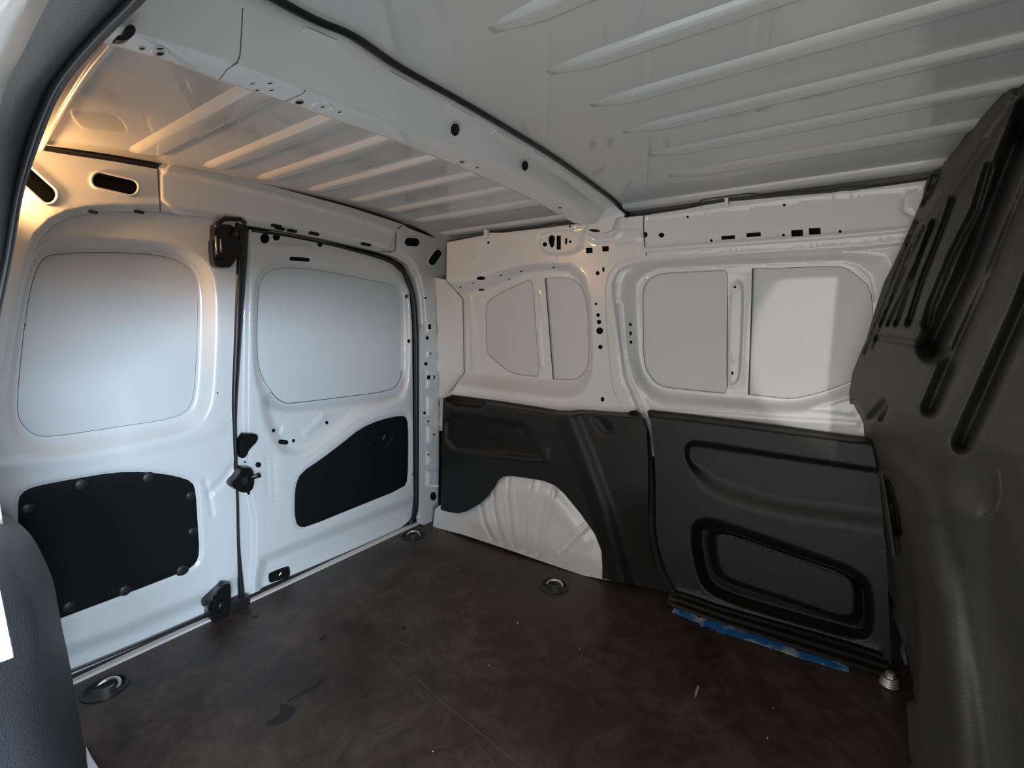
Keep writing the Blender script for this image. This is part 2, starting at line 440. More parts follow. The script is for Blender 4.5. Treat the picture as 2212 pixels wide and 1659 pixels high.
# ---- roof cross member
def beam():
    g = tag(empty('roof_beam', (-.75, .9, 1.25)), 'white pressed steel cross beam spanning the roof between the ribbed sections', 'roof beam')
    rf = lambda off: (lambda p: roofz(p[..., 1]) - off)
    def rail(px, off, n=70):
        return on(cr(px, n), 'Z', rf(off))
    r0 = rail([(240, -190), (400, -92), (560, 1), (671, 59), (754, 93), (854, 157), (990, 230), (1101, 293), (1196, 350), (1313, 432), (1352, 468)], .010)
    r1 = rail([(190, -125), (330, -62), (430, -22), (550, 28), (645, 74), (745, 122), (845, 174), (960, 237), (1060, 292), (1160, 347), (1288, 438), (1335, 482)], .020)
    r2 = rail([(180, 20), (284, 66), (400, 100), (525, 139), (658, 190), (785, 240), (911, 287), (1038, 336), (1133, 378), (1240, 440), (1290, 485)], .060)
    r3 = rail([(150, 62), (233, 97), (354, 130), (473, 174), (614, 219), (706, 253), (804, 286), (921, 332), (1006, 367), (1146, 429), (1240, 482)], .060)
    r0[:, 0] = r0[:, 0]; up = r3.copy(); up[:, 0] -= .02; up[:, 2] = roofz(up[:, 1]) - .004
    mid = lambda a, b, t: a * (1 - t) + b * t
    def rnd(a, b, c, k=.2): return [mid(a, b, 1 - k), mid(mid(a, b, 1 - k / 3), mid(b, c, k / 3), .5), mid(b, c, k)]
    lip = r0.copy(); lip[:, 2] += .006
    loft('pressing', [lip, r0] + rnd(r0, r1, r2, .12) + rnd(r1, r2, r3, .14) + [mid(r2, r3, .93), r3, up], PAINT, g)
    # dark sealing gap along the roof
    gp = r0.copy(); gp[:, 0] += .010; gp[:, 2] = roofz(gp[:, 1]) - .004
    MB().tube(gp, .0050, 8).build('sealing_bead', RUBBER, g, True)
    # spot-weld tabs pressed along the flange
    A = mid(r0, r1, .15); B = mid(r0, r1, .85)
    def proj(P):
        c = (P - C) @ R; return np.stack([CX + FPX * c[:, 0] / c[:, 2], CY + FPX * c[:, 1] / c[:, 2]], 1)
    PA = proj(A)
    for u0, u1 in ((655, 735), (843, 905), (972, 1022), (1075, 1115), (1152, 1186), (1216, 1240)):
        i0 = int(np.argmin(abs(PA[:, 0] - u0))); i1 = max(i0 + 1, int(np.argmin(abs(PA[:, 0] - u1))))
        a, b, c, e = A[i0], A[i1], B[i1], B[i0]; n = np.cross(b - a, e - a); n /= np.linalg.norm(n); n *= np.sign((C - a) @ n)
        MB().prism([a, b, c, e], n * .0022).build('weld_tab', PAINT, g)
    def hl(name, u, v, ru, rv, t, ra, rb, off=.0006):
        # hole in the face between rails ra and rb, built as dark recessed disc with a rim
        P = proj(mid(ra, rb, t)); i = int(np.argmin(abs(P[:, 0] - u))); i = min(max(i, 1), len(P) - 2); T = ra[i + 1] - ra[i - 1]; T /= np.linalg.norm(T); X = rb[i] - ra[i]
        n = np.cross(T, X); n /= np.linalg.norm(n); n *= np.sign((C - ra[i]) @ n)
        q = rays([(u, v)])[0]; p0 = C + q * (((ra[i] - C) @ n) / (q @ n)); p0 = p0 + n * off
        el = []
        for k in range(18):
            a = 2 * math.pi * k / 18; rr = rays([(u + ru * math.cos(a), v + rv * math.sin(a))])[0]; el.append(C + rr * (((p0 - C) @ n) / (rr @ n)))
        el = np.array(el); cen = el.mean(0); V = np.vstack([cen + (el - cen) * 1.10, cen + (el - cen) * 1.0 + n * .0008, el - n * .0003]); F = []
        for j in range(2):
            for k in range(18): F.append([j * 18 + k, j * 18 + (k + 1) % 18, (j + 1) * 18 + (k + 1) % 18, (j + 1) * 18 + k])
        F.append([36 + k for k in range(18)]); obj('hole', V, F, [PAINT, VOID], g, [0] * 36 + [1])
    hl('h', 983, 280, 10, 14, .5, r1, r2, .004); hl('h', 1134, 358, 7.5, 11, .5, r1, r2, .004)
    for u, v, a, b in ((647, 221, 10, 4.5), (697, 231, 5, 2), (733, 242, 5, 2.2), (583, 180, 6, 2.5), (555, 195, 5, 2), (545, 181, 6, 2), (586, 195, 6, 1.8), (1031, 362, 4, 1.6), (998, 350, 6, 2),
                       (346, 104, 9, 4), (346, 116, 9, 5), (307, 105, 7, 3), (1212, 457, 6, 3), (1210, 449, 4, 2), (1199, 443, 4, 2)):
        hl('h', u, v, a, b, .5, r2, r3)
    def ring(u, v, ru, rv):
        P = proj(mid(r2, r3, .5)); i = min(max(int(np.argmin(abs(P[:, 0] - u))), 1), len(P) - 2); T = r2[i + 1] - r2[i - 1]; X = r3[i] - r2[i]; n = np.cross(T, X); n /= np.linalg.norm(n)
        el = []
        for k in range(28):
            a = 2 * math.pi * k / 28; rr = rays([(u + ru * math.cos(a), v + rv * math.sin(a))])[0]; el.append(C + rr * (((r2[i] - C) @ n) / (rr @ n)))
        MB().tube(el, .0012, 6, True).build('embossed_ring', PAINT, g, True)
    ring(697, 231, 22, 9); ring(1005, 350, 20, 7); ring(346, 112, 17, 11)
    # reinforcement plate joint lines
    for px in ([(524, 18), (522, 60), (518, 120), (512, 136)], [(512, 136), (490, 150), (474, 172)], [(660, 196), (652, 203), (615, 219)]):
        P = on(dens(px, 8, False), 'Z', rf(.0)); 
        q = dens(px, 8, False); 
        pts = []
        for uu in q:
            # nearest point of the beam faces along the sight line
            best = None; rr = rays([uu])[0]
            for ra, rb in ((r0, r1), (r1, r2), (r2, r3)):
                for i in range(len(ra) - 1):
                    n = np.cross(ra[i + 1] - ra[i], rb[i] - ra[i]); den = rr @ n
                    if abs(den) < 1e-12: continue
                    t = ((ra[i] - C) @ n) / den; p = C + rr * t; T = ra[i + 1] - ra[i]; s = ((p - ra[i]) @ T) / (T @ T); X = rb[i] - ra[i]; z = ((p - ra[i]) @ X) / (X @ X)
                    if -.3 <= s <= 1.3 and -.05 <= z <= 1.05 and (best is None or t < best[0]): best = (t, p)
            if best is not None: pts.append(best[1])
        if len(pts) > 1: MB().tube(pts, .0007, 5).build('joint', SEAMM, g, True)
    return g
BEAM = beam()
MB().tube(on(cr([(262, 62), (240, 94), (200, 142), (160, 200), (120, 264), (86, 322)], 40), 'Z', lambda p: roofz(p[..., 1]) - .012), .0055, 8).build('roof_flange', PAINT, CE, True)

# ---- rear frame: header rail, corner gussets and D pillars round the rear doors
RX = 1.57
def rear_frame():
    out = [(-60, 1010), (-45, 600), (25, 410), (60, 322), (88, 322), (150, 331), (250, 346), (338, 364), (352, 352), (430, 362), (600, 405), (760, 449), (868, 484), (882, 493), (965, 524),
           (964, 604), (941, 640), (944, 800), (949, 860), (948, 1000), (946, 1141), (911, 1133)]
    inn = [(908, 1120), (906, 1080), (907, 900), (908, 700), (904, 640), (895, 600), (880, 572), (855, 556), (820, 544), (700, 516), (600, 497), (540, 487), (500, 478), (430, 467), (345, 457), (250, 456), (190, 460), (150, 468),
           (115, 485), (85, 515), (65, 560), (45, 650), (25, 780), (0, 900), (-30, 1010)]
    outline = out + inn
    H_ = [hole('s', 248, 397, 50, 17, 13), hole('s', 72, 392, 60, 19, 42), hole('s', 890, 523, 17, 10, 4), hole('s', 940, 556, 19, 9, -55)]
    H_ += [hole('c', 919, 644, 2.2, 2.6), hole('r', 928, 706, 3.2, 5.5), hole('c', 923, 730, 3.4, 4.2), hole('c', 930, 764, 1.8), hole('r', 920, 786, 3.4, 3.2), hole('r', 926, 815, 3.4, 4.2), hole('r', 938, 815, 1.6, 4.2),
           hole('c', 917, 892, 3.2), hole('c', 925, 910, 2.2), hole('c', 937.5, 939, 2.2), hole('c', 925, 982, 2.2), hole('c', 936, 1072, 6.8, 9.5)]
    low = np.array(inn)
    fe = [('line', np.array(inn[3:25]), 16, .022),
          ('rec', ch([(343, 350), (345, 462), (500, 482), (600, 500), (820, 548), (850, 538), (860, 490), (870, 480), (600, 398), (430, 355)], 1), 7, -.006),
          ('line', np.array([(352, 368), (430, 380), (600, 422), (760, 466), (866, 502)]), 11, -.006)]
    for v0, v1 in ((693, 722), (757, 775), (800, 842), (853, 902), (918, 960), (972, 1006), (1015, 1052)):
        fe.append(('rec', np.array([(921, v0), (952, v0), (952, v1), (921, v1)]), 5, -.008))
    o = sheet('wall_rear', outline, '-X', RX, PAINT, None, fe, H_, step=14, fine=4, thick=.03)
    tag(o, 'white steel frame round the rear doors with header rail and corner pillar', 'wall', kind='structure')
    # raised rims of the slots
    for h in H_[:4]: seam(h + (h - h.mean(0)) * .05, '-X', RX, -.002, .0035, 'slot_rim', o, PAINT, True, 6)
    seam([(341, 366), (343, 410), (346, 457)], '-X', RX, -.001, .0016, 'joint', o)
    seam([(868, 487), (856, 497), (854, 540), (842, 545), (822, 543)], '-X', RX, -.004, .0016, 'joint', o)
    # dark tubes stand in for the shadow between the header and the roof skin
    seam([(84, 319), (150, 330), (250, 345), (340, 361)], '-X', RX, .004, .0075, 'roof_gap_shade', o, RUBBER)
    seam([(352, 350), (430, 361), (600, 404), (760, 448), (868, 483)], '-X', RX, .006, .0035, 'roof_gap_shade', o, RUBBER)
    seam([(878, 488), (920, 503), (966, 523)], '-X', RX, .004, .006, 'roof_gap_shade', o, RUBBER)
    # small slots on the underside of the header lip
    for u, v in ((596, 488), (604, 494), (630, 499), (678, 505), (790, 528), (200, 458), (300, 458)):
        P = on(hole('s', u, v, 11, 3, 12), '-X', RX, .0); MB().prism(P - np.array([-.004, 0, 0]), (-.006, 0, 0)).build('lip_slot', VOID, o)
    return o
WR = rear_frame()
# inner face of the far D pillar, turning out to the side wall
def dpillar():
    a = np.vstack([on([(940, 600)], '-X', RX), on(resamp([(942, 640), (944, 800), (949, 862)], 30), '-X', RX), on([(949, 868)], '-X', RX)])
    b = np.vstack([on([(963, 604)], 'Y', 1.585), on(resamp([(1000, 646), (1003, 805), (975, 848)], 30), 'Y', 1.615), on([(956, 864)], 'Y', 1.575)])
    a = a - np.array([-.0, 0, 0]); ln = [a * (1 - t) + b * t for t in np.linspace(0, 1, 7)]
    o = loft('pillar_face', ln, PAINT, WR); o['label'] = 'grey-white inner face of the far rear pillar'
    P = on(dens([(964, 524), (963, 604), (1000, 646), (1003, 805), (975, 848), (956, 864)], 8, False), 'Y', 1.588); MB().tube(P, .0017, 5).build('joint', SEAMM, WR, True)
dpillar()
# sill strip at the rear edge of the floor
def sill():
    m_ = MB(); m_.box((-1.606, .86, .002), (.024, 1.28, .010), 0, .3)
    tag(m_.build('trim_1', SILL), 'pale pinkish sill strip along the rear edge of the floor', 'sill', kind='structure')
    m_ = MB(); m_.box((-1.66, .85, -.02), (.10, 1.4, .03), 0, .1); tag(m_.build('trim_2', RUBBER), 'black rear threshold under the doors', 'threshold', kind='structure')
sill()
# ================================================================== REAR DOORS
DX = 1.605
SK_L = ch([(85, 560), (120, 546), (250, 544), (350, 550), (398, 568), (424, 600), (428, 660), (425, 760), (421, 840), (412, 882), (375, 905), (250, 923), (110, 945), (70, 940), (42, 912), (35, 880), (45, 760), (62, 630)], 2)
OUT_L = ch([(75, 540), (110, 512), (200, 508), (360, 520), (440, 548), (470, 600), (474, 700), (470, 820), (462, 890), (420, 940), (300, 965), (110, 1000), (40, 985), (8, 930), (5, 860), (25, 720), (50, 600)], 2)
CARD_L = ch([(38, 1090), (44, 1066), (75, 1050), (160, 1034), (245, 1020), (315, 1019), (380, 1028), (415, 1040), (423, 1062), (427, 1130), (431, 1192), (424, 1216), (404, 1232), (280, 1280), (130, 1336), (60, 1362), (48, 1340), (42, 1200)], 1)
def door_left():
    out = [(516, 485), (511, 600), (507, 720), (502, 860), (504, 930), (507, 1010), (511, 1080), (513, 1180), (518, 1292), (505, 1302), (400, 1349), (260, 1412), (158, 1457), (60, 1496), (-20, 1520), (-60, 1300), (-60, 900), (0, 640), (60, 500), (120, 450), (300, 440), (450, 455)]
    rim = CARD_L + (CARD_L - CARD_L.mean(0)) * .05
    lowstep = np.array([(120, 1398), (250, 1352), (400, 1290), (470, 1262), (506, 1240), (514, 1180), (560, 1180), (560, 1340), (400, 1400), (100, 1540)])
    fe = [('rec', OUT_L, SK_L + (SK_L - SK_L.mean(0)) * .012, .034),
          ('rec', rim, 8, .006),
          ('rec', lowstep, 34, .026),
          ('line', np.array([(0, 1010), (215, 985), (420, 940), (470, 925)]), 26, -.004),
          ('line', np.array([(443, 1040), (452, 1068), (458, 1110)]), 9, .005), ('line', np.array([(452, 1066), (480, 1040), (505, 1005)]), 12, .005)]
    o = sheet('door_1', out, '-X', DX, PAINT, None, fe, [hole('c', 470, 849, 1.8)], [SK_L], step=14, fine=4.5, thick=.03)
    tag(o, 'left rear cargo door with white frame, blank panel and black card', 'door', kind='structure')
    sk = sheet('skin_panel', SK_L + (SK_L - SK_L.mean(0)) * .03, '-X', DX + .0395, SKIN, o, step=24, fine=9, thick=.002)
    sk['label'] = 'flat satin blank panel in place of a window'
    seam(SK_L, '-X', DX + .036, 0, .0013, 'panel_joint', o, closed=True)
    cd = sheet('door_card', CARD_L, '-X', DX, CARD, o, [('rec', CARD_L, 8, -.002)], step=24, fine=5, thick=.004, d=.005)
    cd['label'] = 'flat black lower door card'
    for u, v, r in ((176, 1047, 10), (321, 1032, 10), (411, 1071, 8), (416, 1148, 8), (394, 1232, 10), (60, 1099, 9), (270, 1275, 9), (150, 1310, 9)):
        c = on([(u, v)], '-X', DX + .003)[0]; rr = r * np.linalg.norm(c - C) / FPX
        MB().lathe(c, [(rr, 0), (rr * .96, .002), (rr * .7, .0042), (rr * .2, .005)], 14, (1, 0, 0)).build('clip', HARD, cd, True)
    return o
D1 = door_left()
SK_R = ch([(556, 640), (562, 602), (585, 580), (640, 577), (700, 585), (780, 600), (850, 614), (864, 628), (868, 660), (869, 800), (862, 828), (842, 845), (740, 858), (640, 870), (612, 872), (588, 852), (563, 812), (554, 770)], 2)
OUT_R = ch([(545, 640), (552, 598), (575, 564), (640, 556), (720, 568), (830, 592), (872, 606), (886, 640), (889, 760), (886, 830), (868, 862), (800, 880), (680, 895), (600, 900), (566, 880), (550, 840), (545, 760)], 2)
CARD_R = ch([(638, 1075), (640, 1046), (652, 1020), (693, 993), (744, 954), (778, 926), (822, 907), (868, 897), (880, 904), (882, 940), (881, 1036), (872, 1054), (770, 1095), (662, 1139), (645, 1138), (638, 1118)], 1)
BAY = ch([(556, 850), (562, 900), (578, 940), (592, 966), (612, 988), (640, 993), (668, 985), (720, 950), (780, 900), (850, 880), (885, 860), (880, 780), (700, 820), (600, 840)], 2)
def door_right():
    out = [(537, 496), (530, 600), (522, 720), (513, 860), (511, 930), (513, 1060), (517, 1150), (520, 1210), (528, 1290), (640, 1241), (760, 1188), (860, 1146), (889, 1120), (893, 1080), (892, 900), (890, 700), (884, 630), (868, 590), (840, 565), (790, 547), (700, 521), (600, 501)]
    rim = CARD_R + (CARD_R - CARD_R.mean(0)) * .06
    low = np.array([(553, 1225), (560, 1200), (600, 1183), (760, 1120), (880, 1072), (930, 1060), (930, 1150), (800, 1200), (560, 1320), (545, 1260)])
    fl = np.array([(500, 480), (546, 480), (543, 600), (540, 700), (538, 900), (543, 1060), (556, 1120), (556, 1200), (545, 1330), (500, 1330)])
    H_ = [hole('c', 572, 515, 10, 11), hole('c', 597, 512, 8, 8), hole('c', 691.5, 527, 6, 6.5), hole('s', 647, 560, 22, 4.2, 4), hole('c', 878, 640, 3, 4.2), hole('c', 883, 737, 3, 4.2),
          hole('c', 591, 930, 3.6, 4.2), hole('s', 612, 955, 11, 5, 6), hole('c', 634, 952, 3.6, 4), hole('c', 706, 913, 3.4, 4), hole('c', 558, 1004, 6.5, 6), hole('c', 529, 998, 2.2), hole('c', 537, 1064, 3.6, 5)]
    fe = [('rec', BAY, 26, .026), ('rec', OUT_R, SK_R + (SK_R - SK_R.mean(0)) * .012, .026), ('rec', rim, 8, .006), ('rec', low, 24, .022), ('rec', fl, 14, .014),
          ('line', np.array([(577, 985), (590, 985), (594, 1077), (580, 1077), (577, 985)]), 4, .003),
          ('line', np.array([(662, 935), (685, 915), (700, 898)]), 12, -.006), ('line', np.array([(602, 935), (606, 922)]), 7, .005),
          ('line', np.array([(655, 1010), (700, 975), (760, 930), (810, 900), (868, 884), (886, 886), (890, 920)]), 6, -.003),
          ('rec', np.array([(545, 530), (675, 535), (680, 515), (560, 495), (545, 505)]), 8, .006)]
    o = sheet('door_2', out, '-X', DX, PAINT, None, fe, H_, [SK_R], step=14, fine=4, thick=.03)
    tag(o, 'right rear cargo door with white frame, blank panel and shaped black card', 'door', kind='structure')
    sk = sheet('skin_panel', SK_R + (SK_R - SK_R.mean(0)) * .03, '-X', DX + .0315, SKIN, o, step=24, fine=9, thick=.002); sk['label'] = 'flat satin blank panel in place of a window'
    seam(SK_R, '-X', DX + .028, 0, .0013, 'panel_joint', o, closed=True)
    hb = ch([(799, 966), (803, 958), (816, 944), (832, 939), (849, 937), (846, 952), (838, 964), (815, 969)], 2)
    hp = ch([(815, 946), (832, 941), (839, 946), (832, 956), (818, 955)], 2)
    cd = sheet('door_card', CARD_R, '-X', DX, CARD, o, [('rec', CARD_R, 8, -.002), ('rec', hb, 5, .005)], step=24, fine=4, thick=.006, d=.0)
    cd['label'] = 'shaped black lower door card with a recessed handle'
    seam(np.vstack([hb, hb[:1]]), '-X', DX - .002, 0, .0014, 'handle_bezel', cd, BLACK)
    sheet('release_handle', hp, '-X', DX, BLACK, cd, step=5, fine=3, thick=.003, d=-.001)
    c = on([(829, 945)], '-X', DX - .004)[0]; MB().tube([c + [0, -.006, -.008], c + [.002, 0, 0], c + [0, .006, .012]], [.0008, .0012, .0008], 6).build('handle_glint', STEEL, cd, True)  # bright steel sliver modelled in place of a highlight on the handle
    # dark slot with a catch near the lower edge
    so = ch([(581, 1243), (583, 1238), (622, 1223), (626, 1226), (627, 1242), (624, 1246), (586, 1259), (582, 1257)], 1)
    sl = sheet('catch_slot', so, '-X', DX + .0175, CARD, o, [('rec', so, 3, .003)], step=8, fine=3, thick=.004); sl['label'] = 'small dark slot with a metal catch'
    c = on([(605, 1240)], '-X', DX + .0165)[0]; MB().box(c, (.003, .008, .005), 0, .3).tube([c + [.001, -.004, -.004], c + [.002, .004, .006]], .0010, 6).build('catch', STEEL, sl)
    return o
D2 = door_right()
# black weather seal between the doors, latches
def centre_seal():
    L = [(516, 485), (511, 600), (507, 720), (502, 860), (504, 930), (507, 1010), (511, 1080), (513, 1180), (518, 1292)]
    Rr = [(538, 485), (531, 600), (523, 720), (514, 860), (512, 930), (514, 1010), (516, 1080), (519, 1180), (530, 1292)]
    a = on(cr(L, 50), '-X', DX - .004); b = on(cr(Rr, 50), '-X', DX + .003); mid = (a + b) / 2 + np.array([.008, 0, 0])
    back = (a + b) / 2 - np.array([.02, 0, 0])
    o = loft('centre_seal', [back, a - np.array([.012, 0, 0]), a, a * .6 + mid * .4 + np.array([.002, 0, 0]), mid, b * .6 + mid * .4, b, b - np.array([.012, 0, 0])], RUBBER, D1); o['label'] = 'black rubber strip between the doors'
centre_seal()
def aperture_seal():
    px = [(60, 1508), (158, 1467), (300, 1404), (420, 1348), (530, 1293), (640, 1246), (760, 1194), (845, 1156), (872, 1143), (890, 1126), (898, 1100), (900, 1060), (900, 900), (899, 740), (895, 660), (888, 625), (875, 592), (855, 571), (825, 558), (760, 540), (700, 525), (620, 509), (545, 498)]
    P = on(cr(px, 110), '-X', lambda p: 1.622 - .038 * sm(p[..., 2] / .10))
    rr_ = .0115 - .0068 * sm((np.linspace(0, 1, len(P)) - .76) / .12); o = MB().tube(P, rr_, 10).build('door_seal', RUBBER, WR, True); o['label'] = 'black rubber weather seal round the rear door opening'
    P2 = on(cr([(60, 1487), (158, 1450), (300, 1391), (420, 1339), (505, 1302)], 40), '-X', DX + .006); MB().tube(P2, .0028, 6).build('sealing_lip', RUBBER, WR, True)
aperture_seal()
def latch_top():
    body = ch([(453, 490), (456, 486), (498, 488), (504, 520), (511, 535), (511, 545), (492, 574), (486, 580), (458, 578), (452, 570), (449, 522), (453, 518)], 1)
    P = on(body, '-X', DX - .002)
    g = MB().prism(P, (.030, 0, 0)).build('top_latch', BLACK, D1); g['label'] = 'black steel latch at the top of the left rear door'
    m_ = MB(); c = lambda u, v, d: on([(u, v)], '-X', DX - d)[0]
    m_.tube([c(466, 500, .045), c(468, 484, .05), (c(486, 472, .05)), c(520, 474, .05), c(530, 482, .045)], .007, 8)
    m_.tube([c(513, 482, .045), c(510, 500, .045), c(502, 508, .04)], .006, 8)
    m_.build('latch_hook', BLACK, g, True)
    P = on([(460, 505), (478, 507), (480, 560), (462, 558)], '-X', DX - .03); MB().prism(P, (.012, 0, 0)).build('latch_cover', BLACK, g)
    MB().tube([c(466, 510, .045), c(468, 550, .045)], .0028, 6).tube([c(476, 516, .045), c(477, 545, .045)], .0028, 6).build('latch_rod', STEEL, g, True)
    # hinge-side buffer plate between the doors
    b = ch([(512, 934), (548, 934), (549, 950), (530, 968), (524, 984), (512, 988)], 1)
    g2 = MB().prism(on(b, '-X', DX + .002), (.026, 0, 0)).build('buffer_plate', BLACK, D2); g2['label'] = 'black buffer plate above the middle lock'
    k = ch([(510, 1006), (530, 1005), (536, 1016), (538, 1030), (536, 1050), (524, 1060), (506, 1058), (489, 1046), (488, 1038), (505, 1022)], 1)
    g3 = MB().prism(on(k, '-X', DX - .002), (.036, 0, 0)).build('middle_lock', BLACK, D1); g3['label'] = 'black lock body bridging the two doors'
    m_ = MB(); m_.tube([c(536, 1030, .026), c(548, 1031, .026), c(562, 1026, .03)], [.006, .006, .009], 8); m_.build('lock_lever', BLACK, g3, True)
    q = c(499, 1045, .038); MB().lathe(q, [(.007, 0), (.0062, .003), (.002, .0045)], 10, (1, 0, 0)).build('bolt', HARD, g3, True)
    MB().box(c(528, 1038, .042), (.008, .018, .024), 0, .2).build('lock_plate', HARD, g3)
    MB().tube([c(538, 1031, .034), c(556, 1028, .038)], .003, 6).build('latch_rod', STEEL, g3, True)
    bb = ch([(444, 1280), (470, 1252), (482, 1250), (485, 1258), (484, 1320), (470, 1333), (441, 1334), (442, 1310), (435, 1308), (434, 1294)], 1)
    g4 = MB().prism(on(bb, '-X', DX + .014), (.045, 0, 0)).build('bottom_latch', BLACK, D1); g4['label'] = 'black bottom latch standing over the sill'
    m_ = MB(); m_.lathe(c(441, 1302, .034), [(.008, 0), (.007, .006), (.003, .008)], 12, (1, 0, 0)); m_.lathe(c(476, 1262, .034), [(.006, 0), (.005, .004), (.002, .005)], 10, (1, 0, 0)); m_.build('bolt', HARD, g4, True)
    MB().tube([c(452, 1318, .038), c(458, 1290, .046), c(470, 1283, .040)], .005, 8).tube([c(470, 1325, .04), c(478, 1300, .046)], .006, 8).build('latch_hook', BLACK, g4, True)
    MB().box(c(516, 1303, .02), (.03, .06, .03), 0, .2).build('seal_foot', RUBBER, D2)
latch_top()

# ================================================================== FAR SIDE WALL
WY = 1.535
REC_O = np.array([(960, 606), (1002, 604), (1063, 583), (1113, 571), (1176, 567), (1235, 570), (1262, 594), (1277, 650), (1283, 749), (1283, 800), (1270, 846), (1240, 868), (1190, 866), (1100, 852), (980, 836), (960, 836)])
REC_I = np.array([(960, 638), (1017, 637), (1068, 629), (1100, 609), (1138, 590), (1189, 584), (1227, 586), (1250, 606), (1264, 645), (1272, 749), (1266, 798), (1246, 820), (1200, 821), (1100, 815), (990, 806), (960, 806)])
SQL = ch([(1049, 700), (1049, 664), (1053, 651), (1075, 635), (1113, 617), (1138, 606), (1150, 603), (1153, 640), (1160, 740), (1166, 812), (1154, 814), (1113, 809), (1095, 801), (1073, 783), (1055, 767), (1050, 757)], 1)
SQR = np.vstack([[(1178, 601)], ch([(1200, 599), (1222, 598), (1244, 605), (1257, 620), (1268, 650), (1273, 720), (1272, 785), (1262, 806), (1245, 820), (1222, 821)], 1, False), [(1195, 819)]])
DO3 = [(1394, 556), (1372, 558), (1348, 563), (1328, 573), (1313, 593), (1307, 622), (1308, 673), (1313, 749), (1321, 830), (1332, 860), (1346, 890), (1356, 920)]
def wall_far():
    top = [(965, 524), (1045, 508), (1056, 503), (1085, 503), (1180, 492), (1290, 478), (1340, 470), (1390, 466), (1480, 452), (1520, 444), (1560, 437), (1660, 428), (1700, 424), (1800, 416), (1820, 412), (1840, 412), (1900, 404), (2000, 390), (2070, 382)]
    out = top + [(2070, 490), (1990, 512), (1800, 531), (1600, 545), (1398, 561)] + DO3 + [(1300, 950), (1100, 940), (940, 930), (952, 862), (975, 848), (1003, 805), (1000, 646), (964, 604)]
    H_ = [hole('c', 1055, 524, 2.6), hole('c', 1177, 528, 4.8, 5), ch([(1185, 520), (1186, 510), (1193, 507), (1199, 512), (1198, 522), (1196, 534), (1190, 535), (1187, 527)], 1), hole('r', 1207, 524, 4.5, 15), hole('r', 1223, 521, 2.2, 6.5, 4), hole('c', 1231.5, 522, 3),
          hole('r', 1273, 541, 7, 5.8, -3), hole('r', 1308, 537.5, 7, 5.6, -3), hole('c', 1231, 489, 2.2), hole('c', 1429, 508, 6.2, 5.2), hole('c', 1536.5, 519.5, 3), hole('r', 1573, 513, 14.5, 4, -4), hole('r', 1628, 507, 15.5, 4.4, -4),
          hole('c', 1692.5, 507.5, 3.6, 2.8), hole('r', 1722, 503.5, 12.5, 7, -3), hole('r', 1760, 499.5, 12.5, 7, -3), hole('c', 1815, 500, 3.4), hole('c', 1694, 443, 3), hole('c', 1485.5, 468.5, 2.5),
          hole('c', 1039, 601, 9.5, 4), hole('r', 1040, 626, 5.5, 1.8, 0), hole('c', 1022, 611.5, 2.4, 1.2), hole('c', 994.5, 620.5, 2.6, 1.3), hole('c', 1082, 595, 3, 1.2, -10), hole('c', 1100, 603, 2.6, 1.2), hole('c', 1126, 586, 4, 1.3, -12), hole('c', 1196, 578, 3.2, 1.2),
          hole('c', 1291, 590, 4, 4.6), hole('s', 1303.5, 582, 5.2, 2.3, 88), hole('c', 1287.5, 656.5, 2.8), hole('c', 1292, 680.5, 4), hole('c', 1294, 695.5, 4.8), hole('c', 1295.5, 714.5, 7.4), hole('c', 1297, 749.5, 4.8), hole('c', 1301.5, 862.5, 4, 5)]
    plate = ch([(1165, 540), (1163, 515), (1172, 500), (1215, 495), (1245, 500), (1262, 515), (1258, 540), (1230, 550), (1190, 553)], 2)
    fe = [('rec', REC_O, REC_I, .060), ('rec', plate, 6, .005),
          ('rec', ch([(1320, 520), (1328, 498), (1345, 494), (1388, 492), (1388, 524), (1340, 530), (1322, 530)], 1), 6, -.005),
          ('line', np.array([(1285, 470), (1265, 508), (1290, 520), (1325, 515), (1345, 494), (1350, 470)]), 9, -.006),
          ('line', np.array([(1016, 640), (1020, 700), (1024, 800)]), 7, -.006), ('line', np.array([(1037, 640), (1037, 652), (1030, 657), (1020, 655)]), 5, -.004),
          ('rec', ch([(1150, 632), (1156, 626), (1164, 628), (1168, 660), (1176, 790), (1176, 796), (1168, 798), (1162, 790)], 1), 5, -.006),
          ('line', np.array([(1020, 640), (1012, 810)]), 6, .003), ('line', np.array([(980, 812), (1100, 822), (1200, 832), (1250, 826)]), 16, -.006),
          ('line', np.array([(1390, 540), (1600, 524), (1800, 510), (1990, 492)]), 9, -.008),
          ('line', np.array([(965, 529), (1100, 508), (1290, 484)]), 5, -.004), ('line', np.array([(1400, 470), (1700, 430), (2040, 394)]), 5, -.004), 
          ('line', np.array([(1985, 412), (1955, 430), (1953, 455), (1975, 468), (1990, 467)]), 5, .005), ('line', np.array([(1040, 800), (1030, 812), (1022, 815)]), 4, -.004), ('line', np.array([(1018, 568), (1026, 563), (1030, 557)]), 5, -.004)]
    o = sheet('wall_far', out, 'Y', lambda p: WY + .055 * sm((.62 - p[..., 2]) / .1) + 0 * p[..., 0], PAINT, None, fe, H_, [SQL, SQR], step=13, fine=4, thick=.025)
    tag(o, 'white pressed steel far side wall with punched holes and blank panels', 'wall', kind='structure')
    for P in (SQL, SQR):
        k = sheet('skin_panel', P + (P - P.mean(0)) * .04, 'Y', WY + .0665, SKIN, o, step=20, fine=8, thick=.002); seam(P, 'Y', WY + .0615, 0, .0013, 'panel_joint', o, closed=True)
    seam([(1178, 601), (1187, 715), (1195, 819)], 'Y', WY + .060, 0, .0022, 'panel_joint', o)
    # joint between the two lengths of roof rail and the gap to the roof skin
    seam([(1391, 466), (1390, 490), (1391, 510), (1393, 530), (1397, 552)], 'Y', WY - .001, 0, .0017, 'joint', o)
